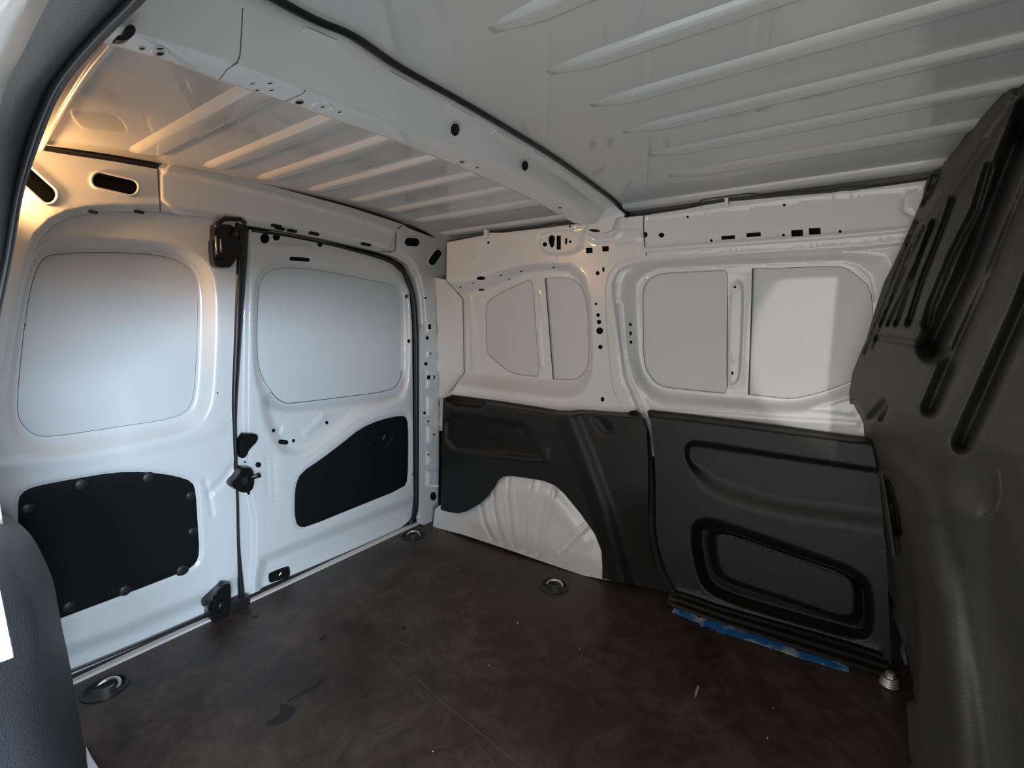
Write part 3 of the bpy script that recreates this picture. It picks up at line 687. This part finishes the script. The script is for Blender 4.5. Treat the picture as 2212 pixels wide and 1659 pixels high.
    hb = on(hole('c', 1394, 507, 5, 6), 'Y', WY - .0006); MB().prism(hb, (0, .003, 0)).build('hole', VOID, o)
    z = lambda px, r: MB().tube(on(cr(px, 60), 'Y', WY + .012), r, 6).build('roof_gap_shade', RUBBER, o, True)
    z([(965, 521), (1045, 507), (1056, 500), (1085, 501), (1180, 489), (1188, 483), (1230, 484), (1290, 474)], .0018); z([(1352, 467), (1400, 459), (1480, 449), (1512, 440), (1520, 431), (1600, 420), (1625, 418), (1645, 422), (1700, 417), (1800, 409), (1820, 404), (1900, 399), (2010, 384)], .0020)
    for u, v in ((1049, 505), (1569, 436)):
        P = on([(u - 4, v - 9), (u + 4, v - 9), (u + 4, v + 9), (u - 4, v + 9)], 'Y', WY - .010); MB().prism(P, (0, .012, 0)).build('clip_tab', PAINT, o)
    return o
WF = wall_far()
# end bracket of the cross beam on the wall
def bracket():
    P = on([(1276, 470), (1302, 433), (1330, 446), (1352, 466), (1332, 470), (1321, 497), (1300, 504), (1268, 502)], 'Y', WY - .02)
    MB().prism(P, (0, .03, 0)).build('beam_bracket', PAINT, WF)
    for u, v, a, b in ((1284, 498, 12, 3), (1353, 467, 5, 3)):
        MB().prism(on(hole('c', u, v, a, b, 5), 'Y', WY - .022), (0, .001, 0)).build('hole', VOID, WF)
bracket()

# ---- far sliding door: white upper frame with a blank panel, dark lower card
SDL = ch([(1388, 660), (1388, 628), (1397, 606), (1420, 591), (1460, 588), (1554, 584), (1572, 584), (1572, 620), (1570, 800), (1572, 850), (1549, 849), (1470, 841), (1432, 836), (1412, 825), (1397, 802), (1389, 775)], 1)
SDR = np.vstack([[(1626, 580)], ch([(1700, 578), (1800, 574), (1828, 578), (1852, 594), (1880, 620), (1888, 680), (1880, 780), (1850, 820), (1790, 844), (1728, 860), (1700, 862)], 1, False), [(1617, 853)]])
def door3():
    out = [(1396, 557), (1600, 540), (1800, 526), (1990, 506), (2060, 500), (2000, 700), (1960, 975), (1850, 962), (1700, 950), (1500, 930), (1412, 922), (1414, 986), (1409, 986), (1398, 930), (1388, 900), (1370, 902), (1358, 918)] + DO3[:-1][::-1]
    W_O = np.array([(1331, 640), (1334, 606), (1346, 584), (1372, 572), (1414, 567), (1600, 555), (1853, 545), (1915, 548), (1935, 600), (1930, 700), (1900, 830), (1840, 858), (1735, 892), (1690, 893), (1560, 885), (1440, 880), (1405, 868), (1375, 830), (1352, 780), (1338, 720)])
    W_I = np.array([(1382, 640), (1384, 612), (1398, 592), (1424, 580), (1625, 571), (1820, 563), (1856, 573), (1882, 595), (1892, 640), (1884, 760), (1850, 824), (1790, 848), (1728, 864), (1690, 866), (1560, 856), (1440, 844), (1410, 830), (1392, 806), (1385, 775)])
    E1 = np.array([(1322, 640), (1322, 606), (1334, 582), (1360, 570), (1400, 563), (1600, 548), (1853, 533), (1990, 520), (2100, 520), (2100, 1050), (1480, 1000), (1412, 985), (1404, 940), (1385, 895), (1362, 850), (1345, 790), (1330, 700)])
    tri = ch([(1736, 888), (1752, 880), (1840, 856), (1860, 850), (1860, 902), (1820, 897), (1760, 890)], 1)
    strap = ch([(1570, 830), (1572, 700), (1576, 625), (1582, 608), (1596, 604), (1606, 612), (1608, 640), (1604, 760), (1600, 815), (1592, 830), (1580, 834)], 1)
    fe = [('rec', E1, 7, .014), ('rec', W_O, W_I, .046), ('rec', tri, 7, .007), ('rec', strap, 6, -.007), ('line', np.vstack([strap, strap[:1]]), 5, .003),
          ('line', np.array([(1386, 900), (1372, 860), (1352, 810), (1343, 740), (1338, 660)]), 7, .012), ('line', np.array([(1399, 900), (1380, 850), (1362, 810)]), 6, -.006),
          ('line', np.array([(1420, 890), (1560, 898), (1700, 908), (1850, 916)]), 12, -.004), ('line', np.array([(1402, 600), (1420, 585), (1625, 575), (1820, 567), (1850, 578), (1876, 602), (1886, 650)]), 5, -.003)]
    o = sheet('door_3', out, 'Y', lambda p: WY + .004 + 0 * p[..., 0], PAINT, None, fe, [hole('c', 1361.5, 701, 3.2, 3.6), hole('r', 1362, 720, 2.6, 4), hole('c', 1363, 739, 3.2, 3.6), hole('c', 1587.5, 620, 2.6), hole('r', 1582, 806, 2, 3.6)], [SDL, SDR], step=13, fine=4, thick=.025)
    tag(o, 'far sliding door with white frame, blank window panels and dark lower card', 'door', kind='structure')
    for P in (SDL, SDR):
        sheet('skin_panel', P + (P - P.mean(0)) * .03, 'Y', WY + .0705, SKIN, o, step=22, fine=8, thick=.002); seam(P, 'Y', WY + .0655, 0, .0013, 'panel_joint', o, closed=True)
    seam([(1626, 580), (1622, 715), (1617, 853)], 'Y', WY + .064, 0, .0018, 'panel_joint', o)
    # lower card
    TY = 1.485
    co_ = [(1398, 889), (1402, 886), (1500, 897), (1700, 922), (1840, 942), (1880, 946), (1900, 1040), (1915, 1200), (1925, 1440), (1905, 1408), (1851, 1390), (1752, 1361), (1562, 1309), (1500, 1286), (1464, 1276), (1438, 1230), (1422, 1180), (1416, 1131), (1416, 1040), (1413, 965), (1406, 915)]
    U_ = ch([(1478, 985), (1477, 966), (1484, 954), (1500, 950), (1570, 961), (1700, 982), (1830, 1002), (1960, 1020), (1960, 1170), (1830, 1143), (1692, 1124), (1601, 1101), (1540, 1080), (1508, 1053), (1490, 1018)], 1)
    P_ = ch([(1490, 1155), (1495, 1132), (1508, 1120), (1530, 1118), (1560, 1124), (1680, 1166), (1812, 1212), (1856, 1233), (1880, 1256), (1889, 1290), (1890, 1352), (1884, 1376), (1860, 1386), (1779, 1365), (1640, 1325), (1550, 1296), (1516, 1270), (1502, 1235), (1493, 1190)], 1)
    I_ = ch([(1547, 1170), (1549, 1158), (1562, 1153), (1582, 1157), (1680, 1192), (1797, 1231), (1832, 1248), (1844, 1270), (1845, 1315), (1835, 1330), (1812, 1331), (1722, 1298), (1640, 1272), (1585, 1254), (1562, 1240), (1552, 1210)], 1)
    PI = np.array(P_); PI = PI + (P_.mean(0) - P_) * .16
    ledge = np.array([(1390, 870), (1500, 880), (1840, 925), (1900, 930), (1900, 962), (1840, 957), (1700, 938), (1500, 912), (1404, 902)])
    fe = [('rec', U_, np.array([(1490, 988), (1490, 972), (1500, 963), (1570, 974), (1980, 1034), (1980, 1105), (1692, 1072), (1610, 1048), (1560, 1033), (1530, 1015), (1500, 1000)]), .024), ('rec', P_, 26, .095), ('rec', ch(I_ + (I_ - I_.mean(0)) * .15, 1), I_, -.075), ('rec', ledge, 15, .045), ('line', np.array([(1464, 1276), (1562, 1307), (1752, 1360), (1851, 1389), (1900, 1405)]), 5, -.004)]
    c_ = sheet('door_card', co_, 'Y', lambda p: TY + .0 * p[..., 0], PLASTIC, o, fe, step=16, fine=3.6, thick=.012); c_['label'] = 'moulded dark grey lower card with two recessed pockets'
    # dark channel behind the card edge
    seam(cr([(1387, 905), (1398, 940), (1403, 990), (1407, 1040), (1408, 1130), (1414, 1180), (1430, 1235), (1457, 1282)], 40), 'Y', TY + .012, 0, .0085, 'edge_channel', o, VOID, n=12)
    return o
D3 = door3()

# ---- quarter trim panel and wheel arch
def quarter():
    out = [(957, 861), (975, 853), (1060, 864), (1140, 876), (1205, 887), (1228, 888), (1252, 885), (1300, 888), (1354, 892), (1362, 888), (1372, 887), (1384, 896), (1397, 927), (1400, 1003), (1400, 1104), (1404, 1167), (1413, 1210), (1432, 1249), (1448, 1280), (1420, 1274), (1360, 1262), (1301, 1250),
           (1301, 1220), (1299, 1190), (1285, 1154), (1255, 1111), (1219, 1067), (1199, 1049), (1176, 1039), (1140, 1033), (1103, 1028), (1085, 1030), (1073, 1040), (1066, 1053), (1052, 1073), (1032, 1091), (1007, 1105), (989, 1109), (969, 1106), (952, 1101), (954, 980)]
    ledge = np.array([(950, 845), (975, 840), (1205, 874), (1250, 872), (1354, 880), (1380, 880), (1400, 900), (1392, 905), (1350, 902), (1260, 896), (1230, 900), (1195, 898), (1055, 876), (1040, 888), (985, 882), (963, 872)])
    vent = ch([(958, 890), (1000, 893), (1125, 908), (1140, 920), (1180, 990), (1172, 1000), (1100, 990), (1040, 985), (958, 975)], 1)
    fe = [('rec', ledge, 12, .055), ('rec', vent, 13, .012), ('line', np.array([(1228, 905), (1262, 990), (1300, 1095), (1345, 1260)]), 30, -.020), ('line', np.array([(1290, 905), (1310, 930)]), 18, .012),
          ('line', np.array([(1180, 975), (1178, 992), (1140, 990), (1090, 985)]), 10, -.006), ('line', np.array([(1074, 1038), (1060, 1064), (1030, 1092), (990, 1108)]), 14, -.004)]
    base = lambda p: 1.475 + .085 * sm((p[..., 0] + .78) / .3) * sm((.42 - p[..., 2]) / .42)
    o = sheet('side_trim_panel', out, 'Y', base, PLASTIC, None, fe, step=14, fine=3.6, thick=.012)
    tag(o, 'dark moulded plastic side trim with vent ribs over the white wheel arch', 'trim panel')
    r_ = random.Random(5)
    for i in range(9):
        t = i / 8; q = dens([(965, 896 + 46 * t), (1040, 906 + 51 * t), (1108 + 46 * t, 921 + 61 * t)], 14, False); q[1:-1, 1] += [r_.uniform(-.6, .6) for _ in range(len(q) - 2)]
        MB().tube(on(q, 'Y', 1.4845), .0022, 6).build('vent_rib', PLASTIC, o, True)
    # white wheel arch
    ao = [(935, 1138), (940, 1100), (952, 1090), (990, 1095), (1030, 1080), (1050, 1060), (1066, 1030), (1085, 1015), (1120, 1015), (1180, 1025), (1215, 1045), (1260, 1095), (1300, 1150), (1315, 1190), (1318, 1254), (1290, 1249), (1260, 1243), (1200, 1223), (1100, 1188), (1000, 1155)]
    dome = np.array([(1020, 1170), (1000, 1130), (1030, 1080), (1060, 1020), (1120, 1000), (1200, 1020), (1290, 1110), (1330, 1200), (1330, 1270), (1200, 1240), (1100, 1200)])
    fe = [('rec', dome, 60, -.022)]
    for px in ([(1037, 1090), (1045, 1130), (1062, 1165)], [(1066, 1055), (1066, 1100), (1085, 1175)], [(1099, 1028), (1095, 1070), (1108, 1178)], [(1150, 1032), (1136, 1100), (1132, 1190)], [(1188, 1060), (1170, 1130), (1160, 1195)], [(1265, 1130), (1235, 1160), (1208, 1190)]):
        a = np.array(px, float); fe += [('line', a, 4.5, .007), ('line', a + (10, -2), 10, -.006)]
    fe.append(('line', np.array([(1190, 1070), (1230, 1120), (1262, 1170)]), 26, -.008))
    b2 = lambda p: 1.492 + .026 * sm((p[..., 0] + 1.2) / .5) + 0 * p[..., 2]
    a_ = sheet('wheel_arch', ao, 'Y', b2, PAINT, WF, fe, step=12, fine=3, thick=.01); a_['label'] = 'white ribbed wheel arch bulge'
    # drain gap at the pillar foot
quarter()

# ---- step sill under the sliding door and blue tape
def step_sill():
    P = lambda u, v, z=0.: on([(u, v)], '-Z', -(z))[0]
    a = on(resamp([(1448, 1281), (1470, 1276), (1562, 1308), (1752, 1361), (1851, 1390), (1912, 1412)], 40), '-Z', -(.030))
    b = on(resamp([(1440, 1300), (1452, 1312), (1560, 1352), (1700, 1398), (1835, 1442), (1925, 1470)], 40), '-Z', -(.004))
    rails = []; K = 13
    for j in range(K):
        t = j / (K - 1); q = a * (1 - t) + b * t; q[:, 2] += .0018 * (1 if (j % 4) in (1, 2) else -1); rails.append(q)
    front = rails[-1].copy(); front[:, 2] = .001; rails.append(front)
    tag(loft('trim_3', rails, PLASTIC, None, smooth=False), 'dark ribbed step sill in front of the far sliding door', 'sill', kind='structure')
    up = on(resamp([(1456, 1312), (1530, 1338), (1600, 1361), (1720, 1402), (1833, 1438)], 70), '-Z', -(.0075))
    dn = on(resamp([(1452, 1321), (1526, 1352), (1600, 1377), (1720, 1417), (1834, 1451)], 70), '-Z', -(.0062))
    r_ = random.Random(2)
    for i in range(70):
        d = dn[i] - up[i]; k = .30 if 8 < i < 24 else .10
        up[i] -= d * r_.uniform(-k, k * .8); dn[i] += d * r_.uniform(-k * .4, k)
    th = np.array([0, 0, -.0022]); tp = [up + th, up, up * .66 + dn * .34 + [0, 0, .0006], up * .33 + dn * .67 + [0, 0, .0002], dn, dn + th]
    tag(loft('tape_strip', tp, TAPE, None, smooth=False), 'torn strip of blue masking tape stuck along the edge of the floor', 'tape')
step_sill()
# ================================================================== BULKHEAD behind the cab
BZ = np.array([0, .08, .284, .405, .526, .645, .72, .771, .809, .888, 1.033, 1.126, 1.222, 1.27, 1.32, 1.40])
BX = np.array([.150, .114, .073, .045, .026, -.004, -.015, -.018, -.014, .008, .031, .060, .086, .096, .125, .15])
def bulk_base(p):
    y, z = p[..., 1], p[..., 2]
    k = .06 + .27 * sm(z / .45) - .12 * sm((z - 1.1) / .25)
    return np.interp(z, BZ, BX) + k * np.clip(1.5 - y, -.3, 2)
def bulkhead():
    out = [(2057, 332), (2100, 272), (2160, 186), (2207, 78), (2330, -150), (2420, 0), (2420, 1800), (1975, 1800), (1966, 1659), (1962, 1580), (1958, 1510), (1941, 1491), (1926, 1457), (1914, 1414), (1900, 1330), (1889, 1245), (1879, 1190), (1869, 1144), (1861, 1060), (1850, 985), (1840, 945), (1838, 900), (1834, 850), (1841, 806), (1855, 770), (1871, 735),
           (1890, 670), (1909, 611), (1930, 570), (1952, 523), (1975, 470), (1993, 428), (1998, 400), (2006, 381), (2033, 357)]
    L = lambda *p: np.array(p, float)
    gr = [L((1980, 480), (1950, 552), (1915, 640), (1869, 762)), L((1992, 475), (1962, 550), (1930, 632), (1886, 750)),
          L((1995, 490), (1952, 590), (1902, 702)), L((2016, 478), (1983, 560), (1956, 620), (1918, 703)), L((2014, 482), (1983, 570), (1936, 702)),
          L((2058, 432), (2027, 519), (1993, 604), (1963, 700)), L((2136, 360), (2108, 449), (2060, 546), (2012, 660), (2001, 700))]
    gw = [4.5, 4.5, 5, 6, 8, 11, 15]
    fe = [('line', g_, w_, d_) for g_, w_, d_ in zip(gr, gw, (.008, .008, .010, .012, .016, .020, .024))]
    # deep side wall of the ribbed pocket and outer channels
    fe += [('line', L((2230, 240), (2196, 320), (2158, 418), (2091, 587), (2030, 715), (2016, 748)), 44, .075),
           ('line', L((2240, 330), (2212, 400), (2141, 590), (2074, 735), (2012, 880)), 30, .036), ('line', L((2260, 540), (2212, 665), (2125, 860), (2082, 955)), 34, .040),
           ('rec', np.array([(1876, 705), (1895, 690), (2000, 690), (2010, 700), (2150, 400), (2210, 250), (2260, 300), (2060, 760), (2010, 765), (1898, 745)]), 18, -.010),
           ('line', L((1896, 728), (1950, 738), (2012, 748)), 14, .014), 
           ('line', L((2180, 200), (2090, 330), (2000, 470), (1975, 510)), 26, -.014), ('line', L((2040, 330), (2010, 420), (1996, 440)), 14, .020), ('line', L((1982, 480), (1962, 520)), 10, .014)]
    # flange towards the side wall, dark slot and soft lower folds
    fe += [('rec', np.array([(1800, 880), (1846, 860), (1880, 910), (1895, 945), (1932, 1043), (1968, 1150), (1985, 1250), (1992, 1400), (1985, 1520), (1800, 1560)]), 16, .045),
           ('line', L((1920, 1040), (1936, 1090), (1942, 1150)), 10, .03), ('line', L((1905, 1020), (1918, 1100), (1932, 1200)), 8, -.022),
           ('line', L((1848, 960), (1858, 1030), (1866, 1130), (1884, 1230), (1905, 1380), (1930, 1480)), 9, -.032), ('line', L((1880, 905), (1910, 870)), 12, .010), ('line', L((1904, 905), (1916, 880)), 9, .012),
           ('line', L((1990, 1120), (2030, 1300), (2060, 1480), (2085, 1700)), 60, -.018), ('line', L((2130, 1050), (2150, 1300), (2190, 1659)), 90, .016),
           ('line', L((2155, 1018), (2160, 1060), (2150, 1100), (2122, 1122)), 6, -.003), ('line', L((1930, 1010), (2010, 1090), (2100, 1110)), 50, -.008)]
    o = sheet('bulkhead', out, 'X+', bulk_base, BULK, None, fe, step=16, fine=3.2, thick=.02)
    tag(o, 'dark textured moulded plastic bulkhead with vertical ribs at the front of the load bay', 'bulkhead')
    MB().box((.44, .905, .69), (.03, 1.55, 1.42), 0, .1).build('light_block_plate', PLASTIC, o)  # unseen plate added behind the moulding to block light
    return o
BK = bulkhead()
# bolt with stacked washers at the foot of the bulkhead
def floor_bolt():
    c = np.array([.128, 1.495, .0]); m_ = MB()
    g = tag(empty('floor_bolt', c), 'bright bolt with stacked washers at the foot of the bulkhead', 'bolt')
    for i in range(4): MB().lathe(c + [0, 0, .004 + i * .0055], [(.021 - .001 * i, 0), (.022 - .001 * i, .0015), (.021 - .001 * i, .004)], 18).build('washer', STEEL, g, True)
    MB().lathe(c + [0, 0, .026], [(.011, 0), (.011, .012), (.008, .014)], 6).build('bolt_head', STEEL, g)
floor_bolt()

# ================================================================== NEAR SIDE: pillar at the edge of the open sliding door
def near():
    o_px = [(330, -85), (267, 0), (185, 85), (111, 175), (84, 232), (61, 287), (38, 375), (20, 473), (7, 560), (-20, 700), (-60, 860)]
    i_px = [(375, -70), (317, 0), (236, 78), (162, 159), (125, 216), (105, 262), (84, 317), (64, 375), (47, 439), (27, 560), (0, 690), (-35, 860)]
    yb = lambda y: (lambda p: y + 0 * p[..., 0])
    n = 60
    A = on(cr(o_px, n), 'Y', yb(.126)); B = on(cr(i_px, n), 'Y', yb(.134)); Mi = (A + B) / 2 
    m1 = on((cr(o_px, n) * .62 + cr(i_px, n) * .38), 'Y', yb(.118)); m2 = on((cr(o_px, n) * .30 + cr(i_px, n) * .70), 'Y', yb(.120))
    o = loft('door_opening_seal', [C + (A - C) * 1.12, A, m1, m2, B, C + (B - C) * 1.10], RUBBER)
    ln = on(cr(i_px, n) * .93 + cr(o_px, n) * .07, 'Y', yb(.123))
    m_px = [(250, -60), (205, 0), (115, 110), (55, 215), (20, 330), (-5, 450), (-30, 600), (-70, 800)]
    w_px = [(150, -60), (106, 0), (52, 108), (16, 180), (-6, 260), (-30, 380), (-60, 560), (-100, 760)]
    x_px = [(60, -60), (20, 0), (-20, 80), (-50, 160), (-80, 260), (-100, 380), (-130, 560), (-160, 760)]
    PA = on(cr(o_px, n), 'Y', yb(.126)); dist = np.linalg.norm(PA - C, axis=1)[:, None]
    at_ = lambda px, k: C + rays(cr(px, n)) * dist * k
    PM = at_(m_px, .93); PW = at_(w_px, .90); PX = at_(x_px, .86)
    deep = C + (PA - C) * 1.2
    wn = loft('wall_near', [deep, PA, (PA * .6 + PM * .4), PM, (PM + PW) / 2, PW], GREY)
    tag(wn, 'dark grey pillar of the near side door opening', 'wall', kind='structure')
    o.parent = wn; o.name = 'door_opening_seal'; o.location = WL[o.name] - WL[wn.name]; o['label'] = 'black rubber seal along the edge of the pillar'
    far_ = at_(np.array(x_px, float) - (140, 30), .95)
    f_ = loft('body_flange', [PW, C + (PW * .5 + PX * .5 - C) * .985, PX, far_], PAINT, wn); f_['label'] = 'white outer body flange catching daylight'
    # unseen quarter wall and header over the opening, shaped to cut the daylight
    m_ = MB(); m_.box((-1.36, .10, .68), (.60, .03, 1.42), 0, .05); m_.box((.06, .10, 1.26), (.86, .03, .22), 0, .05); m_.prism([(x, .115, z) for x, z in ((-.34, 1.165), (-.55, 1.155), (-.65, 1.115), (-.78, 1.085), (-.9, 1.03), (-1.1, .95), (-1.1, 1.37), (-.34, 1.37))], (0, -.03, 0)); m_.box((.52, .10, .68), (.24, .03, 1.42), 0, .05); m_.build('light_block_panel', PAINT, wn)
    # near quarter trim at lower left
    s_px = [(-60, 1078), (0, 1108), (38, 1128), (70, 1160), (95, 1206), (115, 1255), (124, 1300), (133, 1350), (150, 1430), (166, 1520), (190, 1659), (205, 1740)]
    r1 = [(-110, 1100), (-50, 1135), (-5, 1175), (30, 1225), (58, 1282), (78, 1330), (84, 1390), (82, 1450), (88, 1540), (98, 1620), (104, 1680), (112, 1740)]
    r2 = [(-160, 1150), (-100, 1185), (-60, 1220), (-30, 1270), (-5, 1330), (8, 1390), (8, 1440), (12, 1490), (24, 1540), (32, 1600), (38, 1680), (44, 1740)]
    r3 = [(-260, 1200), (-200, 1230), (-170, 1260), (-150, 1310), (-130, 1370), (-120, 1420), (-120, 1470), (-115, 1520), (-105, 1570), (-100, 1630), (-95, 1690), (-90, 1740)]
    a = on(cr(s_px, n), 'Y', yb(.140)); dist = np.linalg.norm(a - C, axis=1)[:, None]
    b = at_(r1, 1.) * 0 + C + rays(cr(r1, n)) * dist * .80; c = C + rays(cr(r2, n)) * dist * .76; d = C + rays(cr(r3, n)) * dist * .72
    bk = C + (a - C) * 1.35
    t = loft('pillar_trim', [bk, a * .8 + bk * .2, a, C + (a * .5 + b * .5 - C) * .985, b, b * .5 + c * .5, c, d], PTRIM)
    tag(t, 'dark textured lower pillar trim at the near left edge', 'trim panel')
    fl = ch([(-60, 1060), (-8, 1235), (12, 1330), (29, 1420), (0, 1431), (-60, 1448)], 0); P = C + rays(fl) * .52; k = MB().prism(P, (-.006, .001, 0)).build('sill_flange', PAINT, wn); k['label'] = 'bright white strip of outer bodywork'
    w_ = ch([(186, 1612), (198, 1636), (216, 1664), (230, 1700), (190, 1700)], 0); P = on(w_, '-Z', -(.012)); k = MB().prism(P, (0, 0, -.012)).build('near_wheel_arch', PAINT, wn); k['label'] = 'white corner of the near wheel arch at the floor'
near()
# black hook at the near end of the beam
P = on(ch([(262, 66), (276, 60), (285, 68), (284, 80), (272, 92), (258, 96), (240, 94), (246, 84), (258, 84)], 1), '-X', .68)
k = MB().prism(P, (.012, 0, 0)).build('wire_clip', BLACK, BEAM); k['label'] = 'small black clip at the near end of the beam'

# ---- outer shell of the body, keeps daylight out except through the near door
def shell():
    m_ = MB()
    m_.box((-.60, 1.78, .70), (2.6, .02, 1.70), 0, .1); m_.box((-1.82, .85, .70), (.02, 1.9, 1.70), 0, .1); m_.box((-.60, .87, 1.50), (2.6, 1.9, .02), 0, .1); m_.box((-.60, .87, -.14), (2.6, 1.7, .02), 0, .1); m_.box((.70, .92, .70), (.02, 1.7, 1.70), 0, .1)
    tag(m_.build('wall_outer', VOID), 'dark outer body skin behind the inner panels', 'wall', kind='structure')
shell()

# ================================================================== LOOSE THINGS AND FITTINGS
def tie_down(x, y, r, ang, label):
    g = tag(empty('tie_down_ring', (x, y, 0)), label, 'tie-down')
    g['group'] = 'lashing points sunk in the load floor'
    n = 32
    pr = [(r + .006, .0012), (r + .005, .0026), (r, .0022), (r * .97, -.002), (r * .82, -.013), (r * .5, -.0145)]
    MB().lathe((x, y, 0), pr, n).build('cup', BLACK, g, True)
    c, s = math.cos(ang), math.sin(ang); tr = lambda p: (x + p[0] * c - p[1] * s, y + p[0] * s + p[1] * c, p[2])
    D = [tr((r * .62 * math.cos(a), r * .12 + r * .55 * math.sin(a), -.002 + .009 * math.sin(a))) for a in np.linspace(0, math.pi, 14)]
    D = D + [tr((-r * .3, r * .12, -.004)), tr((r * .3, r * .12, -.004))]
    MB().tube(D, .0042, 8, True).build('ring', STEEL, g, True)
    m_ = MB(); P = [tr((r * .55 * math.cos(a), r * .12 + r * .48 * math.sin(a), -.007)) for a in np.linspace(0, math.pi, 10)]; m_.prism(P, (0, 0, .002)); pl_ = m_.build('plate', STEEL, g)
    MB().tube([tr((-r * .72, r * .10, -.006)), tr((r * .72, r * .10, -.006))], .0045, 8).build('hinge_bar', BLACK, g, True)
    MB().lathe(tr((0, r * .30, -.011)), [(.006, .004), (.006, .008), (.003, .009)], 10).build('bolt', STEEL, pl_)
for (x, y, r), ang, lb in zip(TIE, (.5, .25, .55), ('recessed lashing ring in the far rear corner of the floor beside the sill strip', 'recessed lashing ring in the floor beside the white wheel arch', 'recessed lashing ring in the floor at near left beside the dark pillar trim')):
    tie_down(x, y, r, ang, lb)
def on_floor(u, v, z=0.): return on([(u, v)], '-Z', -(z))[0]
def flat(name, px, mt, z, parent):
    P = on(px, '-Z', -(z)); return MB().prism(P, (0, 0, -z + .0001)).build(name, mt, parent)
flat('stain', ch([(573, 1560), (600, 1545), (607, 1535), (603, 1522), (618, 1520), (640, 1528), (637, 1540), (622, 1556), (600, 1566), (578, 1568)], 2), STAIN, .0006, FL)
flat('stain', ch([(617, 1514), (660, 1490), (690, 1474), (696, 1462), (701, 1467), (694, 1478), (660, 1497), (622, 1517)], 1), STAIN, .0006, FL)
flat('stain', ch([(688, 1381), (698, 1374), (706, 1368), (708, 1373), (700, 1380), (690, 1386)], 1), STAIN, .0006, FL)
flat('stain', ch([(868, 1358), (874, 1351), (880, 1352), (873, 1362)], 1), STAIN, .0006, FL)
flat('stain', ch([(540, 1333), (556, 1328), (560, 1332), (545, 1338)], 1), STAIN, .0006, FL)
SCR = mat('scratch_mark', (.07, .058, .047), .6)
for px in ([(832, 1410), (855, 1440), (900, 1493), (947, 1542)], [(850, 1414), (900, 1462), (960, 1520), (1040, 1585), (1130, 1659)], [(890, 1458), (940, 1500), (952, 1518)], [(1025, 1600), (1060, 1640), (1085, 1680)], [(852, 1384), (870, 1390), (898, 1406)]):
    P = on(dens(px, 12, False), '-Z', -(.0003)); MB().tube(P, .0007, 4).build('scratch', SCR, FL)
CHIPM = mat('raw_wood', (.30, .24, .17), .7)
MB_ = MB().prism(on([(1507, 1479), (1511, 1484), (1506, 1500), (1501, 1508), (1501, 1495)], '-Z', -.003), (0, 0, -.0028))
tag(MB_.build('wood_chip', CHIPM), 'small pale sliver of wood lying on the dark floor in front of the tape', 'wood chip')
cr0 = None
for i, (u, v, lb) in enumerate(((1118, 1346, 'tiny pale crumb on the floor, the one nearest the wheel arch ring'), (1252, 1403, 'tiny pale crumb at the middle of the brown floor'), (1056, 1438, 'tiny pale crumb just right of the long floor scratches'),
                                (1658, 1595, 'pale crumb on the dark floor towards the bulkhead, lowest on the right'), (1670, 1531, 'tiny pale crumb on the dark floor between the tape and the bulkhead'), (935, 1624, 'tiny pale crumb left of the scratches at the bottom edge of the photo'))):
    c = on_floor(u, v, .0)
    if cr0 is None:
        cr0 = MB().lathe(c, [(.0012, 0), (.0022, .0012), (.0018, .0026), (.0006, .003)], 6).build('crumb', CRUMB); o = cr0
    else:
        o = cr0.copy(); COL.objects.link(o); o.location = c; o.scale = (rng.uniform(.6, 1.1),) * 3; o.rotation_euler = (0, 0, i)
    tag(o, lb, 'crumb', 'pale crumbs scattered on the floor')
